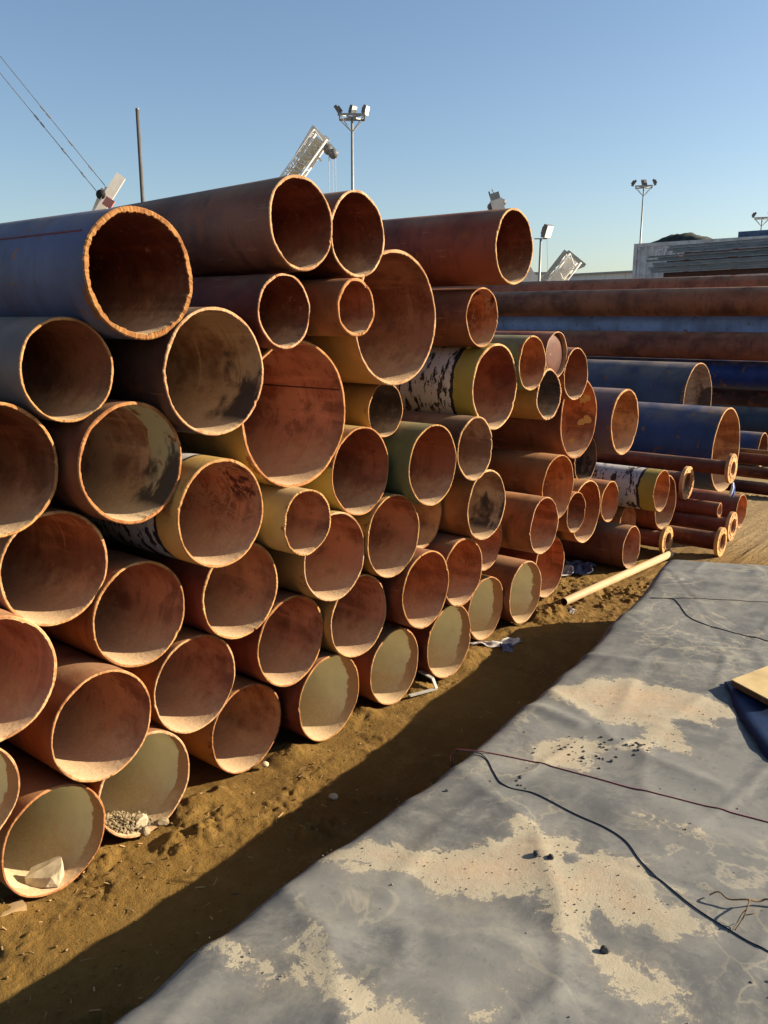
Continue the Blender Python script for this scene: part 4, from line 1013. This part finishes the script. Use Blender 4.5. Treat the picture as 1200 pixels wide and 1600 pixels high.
def high_mast(px, py, dist, size, heads, label, r=0.1):
    top = at_dist(px, py, dist)
    root = empty('light_mast', (top.x, top.y, 0)); tag(root, label, 'light mast', 'floodlight masts over the yard')
    h = top.z
    MB().tube((0, 0, 0), (0, 0, h), r * 1.5, r * 0.8, 12).build('pole', M['steel'], root, True)
    w = size * 1.15
    pl = MB()
    for k in range(4):
        a0 = math.pi / 4 + k * math.pi / 2 + to_cam(top); a1 = a0 + math.pi / 2
        A, B = Vector((w * math.cos(a0), w * math.sin(a0), h)), Vector((w * math.cos(a1), w * math.sin(a1), h))
        pl.beam(A, B, 0.09, 0.12).beam((0, 0, h - 0.02), A, 0.07, 0.09).tube((0, 0, h - w * 0.8), A, 0.03, n=6)
    pl.build('platform', M['steel'], root)
    for (off, az, tl) in heads:
        side = Vector((-math.sin(to_cam(top)), math.cos(to_cam(top)), 0))
        floodlight(root, side * (-off * size) + Vector((0, 0, h + 0.08)), to_cam(top) - rad(az), size * 0.6, tl)
    return root
high_mast(550, 183, 60, 1.0, [(0.9, 100, -35), (-0.05, -50, -20), (-0.9, -60, -15)], 'tall floodlight mast rising behind the highest pipes')
high_mast(1006, 292, 110, 1.15, [(1.0, -100, -35), (0.0, 150, -25), (-1.0, 90, -25)], 'far floodlight mast standing over the container')
high_mast(1191, 341, 125, 1.1, [(0.9, -100, -30), (-0.8, 70, -25)], 'farthest floodlight mast at the picture edge over the blue container')

# single floodlight pole
top = at_dist(845, 373, 50); root = empty('floodlight_pole', (top.x, top.y, 0)); tag(root, 'slim pole with one floodlight between the jutting pipe and crane', 'light pole')
MB().tube((0, 0, 0), (0, 0, top.z), 0.09, 0.06, 10).build('pole', M['steel'], root, True)
sd = -Vector((-math.sin(to_cam(top)), math.cos(to_cam(top)), 0))
MB().beam(sd * 0.35 + Vector((0, 0, top.z)), sd * -0.35 + Vector((0, 0, top.z)), 0.06, 0.06).build('crossbar', M['steel'], root)
floodlight(root, sd * -0.33 + Vector((0, 0, top.z)), to_cam(top) + rad(55), 0.7, -18)
MB().path([sd * -0.33 + Vector((0, 0, top.z)), sd * -0.42 + Vector((0, 0, top.z - 1.2)), sd * -0.5 + Vector((0, 0, top.z - 4.0)), sd * -0.3 + Vector((0, 0, top.z - 6.0))], 0.012, 5).build('cable', M['wire'], root)
# plain post
top = at_dist(214.5, 172, 22); root = empty('post', (top.x, top.y, 0)); tag(root, 'plain slender grey-brown post behind the blue ragged pipe', 'post')
MB().tube((0, 0, 0), (0, 0, top.z), 0.055, 0.042, 12).build('shaft', M['wood_pole'], root, True)
MB().tube((0, 0, top.z), (0, 0, top.z + 0.04), 0.046, 0.04, 12).build('cap', M['steel'], root, True)

# cranes: only boom tips show over the stack, the rest stands hidden behind it
def lattice(parent, a, b, w, d, side, nb, mat, rc=0.06, rl=0.03):
    """four chords and zigzag lacing between a and b; each member its own part"""
    a, b = Vector(a), Vector(b); ax = (b - a).normalized(); side = Vector(side).normalized(); up = ax.cross(side).normalized()
    cor = [side * (sx * w / 2) + up * (sz * d / 2) for sx, sz in ((-1, -1), (1, -1), (1, 1), (-1, 1))]
    for c in cor: MB().tube(a + c, b + c, rc, n=8).build('chord', mat, parent, True)
    for f in range(4):
        c0, c1 = cor[f], cor[(f + 1) % 4]
        for k in range(nb):
            p0 = a + (b - a) * (k / nb); p1 = a + (b - a) * ((k + 1) / nb)
            s, e = (p0 + c0, p1 + c1) if k % 2 == 0 else (p0 + c1, p1 + c0)
            MB().tube(s, e, rl, n=6, caps=False).build('lacing', mat, parent, True)
def carrier(root, loc, L=7.0):
    """tracked base and house, hidden by the stack"""
    MB().box(loc + Vector((0, 0, 0.55)), (L, 1.0, 1.0)).box(loc + Vector((0, 2.4, 0.55)), (L, 1.0, 1.0)).build('tracks', M['black_rub'], root)
    MB().box(loc + Vector((0, 1.2, 1.9)), (L * 0.8, 3.0, 1.6)).build('machine_house', M['white_paint'], root)
    MB().box(loc + Vector((L * 0.3, -0.6, 2.1)), (1.6, 1.0, 1.7)).build('cab', M['white_paint'], root)

# crane with the lattice head over the highest pipe
D = 50
tip, low = at_dist(502, 214, D), at_dist(440, 300, D)
foot = tip + (low - tip) * ((tip.z - 2.2) / (tip.z - low.z))
root = empty('lattice_crane', (foot.x, foot.y, 0)); tag(root, 'white crane whose lattice boom head shows above the highest pipe', 'crane', 'cranes working behind the stack')
o0 = Vector((foot.x, foot.y, 0)); rt = C_R.copy(); ax = (tip - foot).normalized(); sid = rt
A, B = foot - o0, tip - o0
perp = (sid - ax * sid.dot(ax)).normalized()
mid = A + (B - A) * ((low.z - 3 - foot.z) / (tip.z - foot.z))
vw = C_F.copy(); vw.z = 0; vw.normalize()
lattice(root, mid, B, 0.85, 0.9, perp, 30, M['white_paint'], 0.05, 0.03)
MB().beam(A, mid, 1.3, 1.4).build('boom_base', M['white_paint'], root)
# inner telescopic section and boom head
MB().beam(mid, A + (B - A) * 0.985, 0.42, 0.42).build('inner_boom', M['cream_paint'], root)
hd = MB()
for s in (-0.42, 0.42):
    hd.beam(B + perp * s + Vector((0, 0, 0.25)), B + perp * s * 1.0 - ax * 1.6, 0.1, 0.35)
hd.beam(B + perp * -0.5 + Vector((0, 0, 0.15)), B + perp * 1.2 - ax * 0.15, 0.18, 0.18).beam(B + perp * -0.5 - ax * 0.8, B + perp * 0.75 - ax * 1.0, 0.12, 0.12)
hd.build('boom_head', M['white_paint'], root)
for s in (0.7, 1.05):
    c = B + perp * s - ax * 0.3
    MB().tube(c - vw * 0.12, c + vw * 0.12, 0.26, n=16).build('sheave', M['lamp_body'], root, True)
for s, zl in ((0.75, 7.0), (1.0, 7.0), (1.2, 7.0)):
    c = B + perp * s - ax * 0.3
    MB().tube(c, c - Vector((0, 0, zl)), 0.017, n=5).build('hoist_rope', M['wire'], root)
c = B + perp * 1.12 - ax * 0.3 - Vector((0, 0, 2.0)); MB().tube(c, c - Vector((0, 0, 0.35)), 0.09, 0.05, 8).build('rope_weight', M['black_rub'], root, True)
carrier(root, Vector((0, 0, 0)))

# crane with pendant ropes at the picture edge
D = 42
tip = at_dist(180, 290, D); low = at_dist(152, 335, D)
foot = tip + (low - tip) * ((tip.z - 2.0) / (tip.z - low.z))
root = empty('derrick_crane', (foot.x, foot.y, 0)); tag(root, 'white and red crane tip with slanting ropes at the picture edge', 'crane', 'cranes working behind the stack')
o0 = Vector((foot.x, foot.y, 0)); A, B = foot - o0, tip - o0; ax = (B - A).normalized()
MB().beam(A, B + ax * 0.5, 0.5, 0.42).build('boom', M['white_paint'], root)
r0, r1 = at_dist(166, 323, D - 0.4) - o0, at_dist(173.5, 311, D - 0.4) - o0
MB().beam(r0, r1, 0.42, 0.12, up=vw).build('red_stripe', M['red_paint'], root)
g0 = at_dist(158, 322, D + 0.5) - o0
fr = MB().beam(at_dist(148, 334, D + .6) - o0, at_dist(163, 296, D + .6) - o0, 0.22, 0.3).beam(at_dist(163, 296, D + .6) - o0, at_dist(178, 300, D + .6) - o0, 0.2, 0.25).beam(at_dist(150, 330, D + .6) - o0, at_dist(170, 312, D + .6) - o0, 0.2, 0.3)
fr.build('gantry_frame', M['steel'], root)
c = at_dist(160, 305, D) - o0
MB().tube(c - vw * 0.25, c + vw * 0.25, 0.21, n=18).build('sheave', M['black_rub'], root, True)
e = [(151, 299, -150, -70), (164, 290, -150, -98)]
for (x0, y0, x1, y1) in e:
    a, b = at_dist(x0, y0, D) - o0, at_dist(x1, y1, D + 6) - o0
    MB().tube(a, b, 0.018, n=5).build('pendant_rope', M['wire'], root)
    for f in (0.06, 0.16, 0.27, 0.3):
        q = a + (b - a) * f; MB().tube(q, q + (b - a).normalized() * 0.28, 0.04, n=6).build('rope_socket', M['wire'], root)
top = at_dist(-150, -84, D + 6) - o0; base = Vector((top.x, top.y, 0))
lattice(root, base, top + Vector((0, 0, 0.4)), 1.2, 1.2, C_R, 12, M['white_paint'], 0.07, 0.035)
carrier(root, Vector((0, 0, 0)))

# small crane head above the jutting pipe
D = 60
tip = at_dist(772, 303, D); low = at_dist(780, 330, D); foot = Vector((low.x + 2.0 * C_R.x, low.y + 2.0 * C_R.y, 2.0))
root = empty('telescopic_crane', (foot.x, foot.y, 0)); tag(root, 'pale crane head peeping over the jutting dark red pipe', 'crane', 'cranes working behind the stack')
o0 = Vector((foot.x, foot.y, 0)); A, B = foot - o0, tip - o0; ax = (B - A).normalized(); perp = (C_R - ax * C_R.dot(ax)).normalized()
MB().beam(A, B - ax * 0.4, 0.75, 0.8).build('boom', M['white_paint'], root)
MB().beam(B - ax * 0.9, B + ax * 0.05, 0.5, 0.6).beam(B - ax * 0.75 - perp * 0.5, B - ax * 0.7 + perp * 0.55, 0.3, 0.3).build('boom_head', M['steel'], root)
for s in (-0.42, 0.4):
    c = B - ax * 0.7 + perp * s; MB().tube(c - vw * 0.2, c + vw * 0.2, 0.22, n=14).build('sheave', M['lamp_body'], root, True)
MB().tube(B, B + Vector((0, 0, 0.3)) - C_R * 0.15, 0.04, n=6).build('aerial', M['lamp_body'], root)
MB().tube(B - C_R * 0.3 - ax * 0.2, B - C_R * 0.35 + Vector((0, 0, 0.15)), 0.05, n=6).build('lamp', M['lamp_body'], root)
MB().tube(B - ax * 0.7 - perp * 0.6, B - ax * 0.7 - perp * 0.6 - Vector((0, 0, 6)), 0.015, n=5).build('hoist_rope', M['wire'], root)
carrier(root, Vector((0, 0, 0)))

# low lattice crane by the warehouse
D = 62
tip, low = at_dist(897, 402, D), at_dist(872, 434, D)
foot = tip + (low - tip) * ((tip.z - 2.0) / (tip.z - low.z))
root = empty('lattice_crane', (foot.x, foot.y, 0)); tag(root, 'low white crane boom beside the slim floodlight pole', 'crane', 'cranes working behind the stack')
o0 = Vector((foot.x, foot.y, 0)); A, B = foot - o0, tip - o0; ax = (B - A).normalized(); perp = (C_R - ax * C_R.dot(ax)).normalized()
lattice(root, A, B, 1.0, 1.0, perp, 8, M['white_paint'], 0.07, 0.04)
MB().beam(A, A + (B - A) * 0.95, 0.62, 0.62).build('inner_boom', M['white_paint'], root)
MB().beam(B - perp * 0.6, B + perp * 0.95, 0.25, 0.25).beam(B + perp * 0.55 - ax * 0.6, B + perp * 0.9, 0.2, 0.2).build('boom_head', M['steel'], root)
MB().beam(A - perp * 0.75, B - perp * 0.72, 0.12, 0.3).build('ladder_rail', M['steel'], root)
carrier(root, Vector((0, 0, 0)), 6.0)

# white van-like cabin and warehouse on the skyline
def building():
    a, b = at_dist(760, 430, 140), at_dist(1010, 428, 120)
    d = (b - a); d.z = 0; L = d.length; d.normalize()
    root = empty('warehouse', (a.x, a.y, 0), math.atan2(d.y, d.x)); tag(root, 'long low white warehouse on the skyline behind the rear stack', 'warehouse')
    t = NT('pale_cladding')
    wv = t.n.new('ShaderNodeTexWave'); wv.inputs['Scale'].default_value = 6.0; t.l.new(t.P, wv.inputs['Vector'])
    t.color(t.mix(t.step(t.noise(0.4, 4), 0.3, 0.7), (0.62, 0.63, 0.62), (0.54, 0.55, 0.55))); t.rough(0.6); t.bump(wv.outputs['Fac'], 0.3, 0.03)
    n = 9; w = L / n; Hh = 7.6
    for k in range(n):
        MB().box((w * (k + 0.5), 12, Hh / 2), (w - 0.06, 24, Hh)).build('wall_panel', t.m, root)
    MB().box((L / 2, 12, Hh + 0.12), (L + 0.6, 24.8, 0.24)).build('roof', M['steel'], root)
    for k in range(1, n, 2):
        dr = MB().box((w * (k + 0.5), -0.06, 2.4), (w * 0.5, 0.1, 4.8)).build('door', M['steel'], root)
        MB().box((w * (k + 0.5) + w * 0.18, -0.14, 1.2), (0.12, 0.06, 0.3)).build('handle', M['lamp_body'], dr)
building()
# white site cabin next to the slim pole
c = at_dist(843, 433, 75); root = empty('site_cabin', (c.x, c.y, 0), to_cam(c) + rad(90)); tag(root, 'small white site cabin with dark windows beyond the jutting pipe', 'cabin')
MB().box((0, 0, 2.6), (4.4, 2.4, 5.2)).build('body', M['white_paint'], root)
for k in range(4): 
    MB().box((-1.5 + k * 0.95, 1.22, 4.72), (0.75, 0.06, 0.5)).build('window', M['lamp_body'], root)
MB().box((0, 0, 5.3), (4.7, 2.7, 0.2)).build('roof', M['steel'], root)
# white raking strut right of the jutting pipe
a, b = at_dist(836, 440, 58), at_dist(826, 424, 58)
root = empty('crane_outrigger', (a.x, a.y, 0)); tag(root, 'short white raking boom seen just beyond the jutting pipe rim', 'crane boom')
o0 = Vector((a.x, a.y, 0)); d = (b - a).normalized()
MB().beam(a + d * 1.6 - o0, a - d * ((a.z - 0.3) / max(0.1, d.z)) - o0, 0.5, 0.5).build('boom', M['white_paint'], root)
MB().box(Vector((0, 0, 0)) + (a - d * ((a.z - 0.3) / max(0.1, d.z)) - o0), (2.5, 2.0, 0.8)).build('base', M['white_paint'], root)

# containers and the stack of galvanised sections
def corrugated(name, L, W, Hc, mat, root, z0):
    """long sides with real trapezoid ribs"""
    n = int(L / 0.28); prof = []
    for k in range(n):
        x0 = -L / 2 + k * L / n; s = L / n
        prof += [(x0, 0), (x0 + s * 0.35, 0), (x0 + s * 0.5, 0.036), (x0 + s * 0.85, 0.036)]
    prof.append((L / 2, 0))
    for sgn in (-1, 1):
        b = MB(); m = len(prof)
        vs = [(x, sgn * (W / 2 - d), z) for z in (z0 + 0.12, z0 + Hc - 0.1) for x, d in prof]
        b.add(vs, [(k, k + 1, m + k + 1, m + k) for k in range(m - 1)]); b.build('side_wall', mat, root)
    MB().box((-L / 2 + 0.05, 0, z0 + Hc / 2), (0.06, W - 0.1, Hc - 0.1)).build('end_wall', mat, root)
    MB().box((L / 2 - 0.05, 0, z0 + Hc / 2), (0.06, W - 0.1, Hc - 0.1)).build('end_wall', mat, root)
    MB().box((0, 0, z0 + Hc - 0.03), (L, W, 0.06)).build('roof', mat, root)
    for sx in (-1, 1):
        for sy in (-1, 1):
            MB().box((sx * (L / 2 - 0.07), sy * (W / 2 - 0.07), z0 + Hc / 2), (0.15, 0.15, Hc)).build('corner_post', mat, root)
    fr = MB()
    for sy in (-1, 1):
        fr.box((0, sy * (W / 2 - 0.05), z0 + 0.07), (L - 0.3, 0.11, 0.14)).box((0, sy * (W / 2 - 0.05), z0 + Hc - 0.08), (L - 0.3, 0.11, 0.12))
    fr.build('rails', mat, root)
def lettering(txt, size, loc, rot, mat, parent):
    cu = bpy.data.curves.new('lettering', 'FONT'); cu.body = txt; cu.size = size; cu.extrude = 0.004
    tmp = bpy.data.objects.new('tmp', cu); COL.objects.link(tmp); bpy.context.view_layer.update()
    me = bpy.data.meshes.new_from_object(tmp.evaluated_get(bpy.context.evaluated_depsgraph_get()))
    bpy.data.objects.remove(tmp); bpy.data.curves.remove(cu); me.materials.clear(); me.materials.append(mat)
    o = link('lettering', me, parent, loc); o.rotation_euler = rot; return o
M['cont_white'] = outer_material('weathered_white_container', True, chip=-0.02, top_dust=0.1)
M['cont_blue'] = outer_material('weathered_blue_container', True, chip=0.0, top_dust=0.1)
M['galv'] = plain('dull_galvanised_section', (0.19, 0.22, 0.25), 0.5, 0.1, 0.2, 2)
M['letter'] = plain('white_lettering', (0.62, 0.62, 0.6), 0.6, 0, 0.1)
M['letter_dark'] = plain('dark_lettering', (0.07, 0.08, 0.1), 0.6, 0, 0.1)
Lc = 6.06; yaw_b = rad(74)
cor = at_dist(991, 381, 38)                              # upper corner of the white container
yaw = rad(86)                         # long side runs back towards the rear left
ux = Vector((math.cos(yaw), math.sin(yaw), 0)); uy = Vector((-math.sin(yaw), math.cos(yaw), 0))
if uy.dot(Vector((-cor.x, -cor.y, 0))) < 0: uy = -uy     # uy points to the camera
Hc = 2.6; z0 = cor.z - Hc
ctr = Vector((cor.x, cor.y, 0)) - ux * (Lc / 2) - uy * 1.22
root = empty('shipping_container', (ctr.x, ctr.y, 0), yaw); tag(root, 'weathered white shipping container behind the grey steel sections', 'container')
corrugated('c', Lc, 2.44, Hc, M['cont_white'], root, z0)
for ch in root.children: ch.color = (0.55, 0.56, 0.57, 1)
sgn = 1 if (Matrix.Rotation(yaw, 3, 'Z') @ Vector((0, 1, 0))).dot(uy) > 0 else -1
rot_t = (rad(90), 0, 0) if sgn < 0 else (rad(90), 0, rad(180))
lt = lettering('COL', 0.5, ((Lc / 2 - 0.95) if sgn > 0 else (Lc / 2 - 2.2), sgn * 1.235, z0 + Hc - 0.62), rot_t, M['letter'], root)
root2 = empty('shipping_container', (ctr.x, ctr.y, 0), yaw); tag(root2, 'grey container carrying the white one, nearly hidden by the rear stack', 'container')
corrugated('c', Lc, 2.44, z0 - 0.01, M['cont_white'], root2, 0.0)
for ch in root2.children: ch.color = (0.3, 0.32, 0.34, 1)
# heap of dark netting on the container
n = 40; U, Vv = np.meshgrid(np.linspace(-1, 1, n), np.linspace(-1, 1, 14), indexing='ij')
hz = np.maximum(0.0, (1 - U ** 2) * (1 - Vv ** 2)) ** 0.7 * 0.34 * (1 + 0.5 * fbm(U * 2 + 3, Vv, 2.0, 3)) 
vs = [(a * 1.15, b * 0.9, h) for a, b, h in zip(U.ravel(), Vv.ravel(), hz.ravel())]
i = np.arange(n * 14).reshape(n, 14)
me = mesh_from('dark_netting', vs, np.stack([i[:-1, :-1], i[1:, :-1], i[1:, 1:], i[:-1, 1:]], -1).reshape(-1, 4).tolist(), plain('dark_green_netting', (0.03, 0.035, 0.03), 0.9, 0, 0.4, 5))
o = link('dark_netting', me); p = Vector((cor.x, cor.y, cor.z + 0.005)) - ux * 1.75 - uy * 0.95; o.location = p; o.rotation_euler = (0, 0, yaw)
tag(o, 'heap of dark netting on the roof of the white container', 'netting')
# galvanised sections in three bundles laid before the container
def bundle(px, y_top, y_bot, dist, L, nsec, label, seed):
    a, b = at_dist(px, y_top, dist), at_dist(px, y_bot, dist)
    h = (a.z - b.z) / nsec; rnd = random.Random(seed)
    root = empty('section_bundle', (a.x, a.y, b.z), yaw_b); tag(root, label, 'steel bundle', 'bundles of galvanised sections before the container')
    for k in range(nsec):
        e = rnd.uniform(-0.25, 0.25); dy = rnd.uniform(-0.05, 0.05); z = k * h
        sec = MB().box((-L / 2 + e, dy, z + h * 0.46), (L, 0.03, h * 0.8)).box((-L / 2 + e, dy + sgn * 0.03, z + h * 0.86), (L, 0.06, h * 0.1)).box((-L / 2 + e, dy + sgn * 0.03, z + h * 0.06), (L, 0.06, h * 0.1)).build('section', M['galv'], root)
    MB().box((-L / 2 - 0.6, -sgn * 0.12, -0.09), (L, 0.1, 0.17)).build('gap_shade', M['gap_shade'], root)  # added dark strip, standing in for the shaded gap under the bundle
M['gap_shade'] = plain('rust_tinted_gap_shade', (0.06, 0.03, 0.025), 0.9)
bundle(1047, 384, 396, 35.4, 14, 3, 'upper bundle of grey steel sections in front of the white container', 1)
bundle(1020, 400, 409, 34.6, 14, 3, 'middle bundle of grey steel sections before the container', 2)
bundle(1015, 411, 427, 34.2, 14, 5, 'lowest thick bundle of grey steel sections before the container', 3)
M['rack'] = plain('rust_red_rack', (0.3, 0.08, 0.05), 0.7)
for k, (px, d) in enumerate(((1075, 35.6), (1150, 35.0))):
    a = at_dist(px, 386, d + 0.6)
    root = empty('storage_rack', (a.x, a.y, 0), yaw); tag(root, 'rust-red rack frame holding the sections, ' + ('by the netting' if k == 0 else 'by the blue container'), 'rack', 'racks for the grey sections')
    MB().box((0, 0, a.z / 2), (0.16, 0.16, a.z)).build('upright', M['rack'], root)
    for q in range(3): MB().box((0, sgn * 0.5, a.z - 0.35 - q * 0.42), (0.12, 1.0, 0.07)).build('arm', M['rack'], root)
# blue container farther back
Lc = 12.2
cb = at_dist(1154, 362, 40.5); ctr = Vector((cb.x, cb.y, 0)) - ux * (Lc / 2) - uy * 1.22
root = empty('shipping_container', (ctr.x, ctr.y, 0), yaw); tag(root, 'blue shipping container with white lettering rising above the grey sections', 'container')
corrugated('c', Lc, 2.44, 2.6, M['cont_blue'], root, cb.z - 2.6)
for ch in root.children: ch.color = (0.06, 0.11, 0.22, 1)
lettering('JUMN', 0.5, ((Lc / 2 - 1.2) if sgn > 0 else (Lc / 2 - 3.6), sgn * 1.235, cb.z - 0.75), rot_t, M['letter'], root)
root = empty('shipping_container', (ctr.x, ctr.y, 0), yaw); tag(root, 'dark container under the blue lettered one, hidden behind grey sections', 'container')
corrugated('c', Lc, 2.44, cb.z - 2.61, M['cont_blue'], root, 0.0)
for ch in root.children: ch.color = (0.1, 0.1, 0.11, 1)
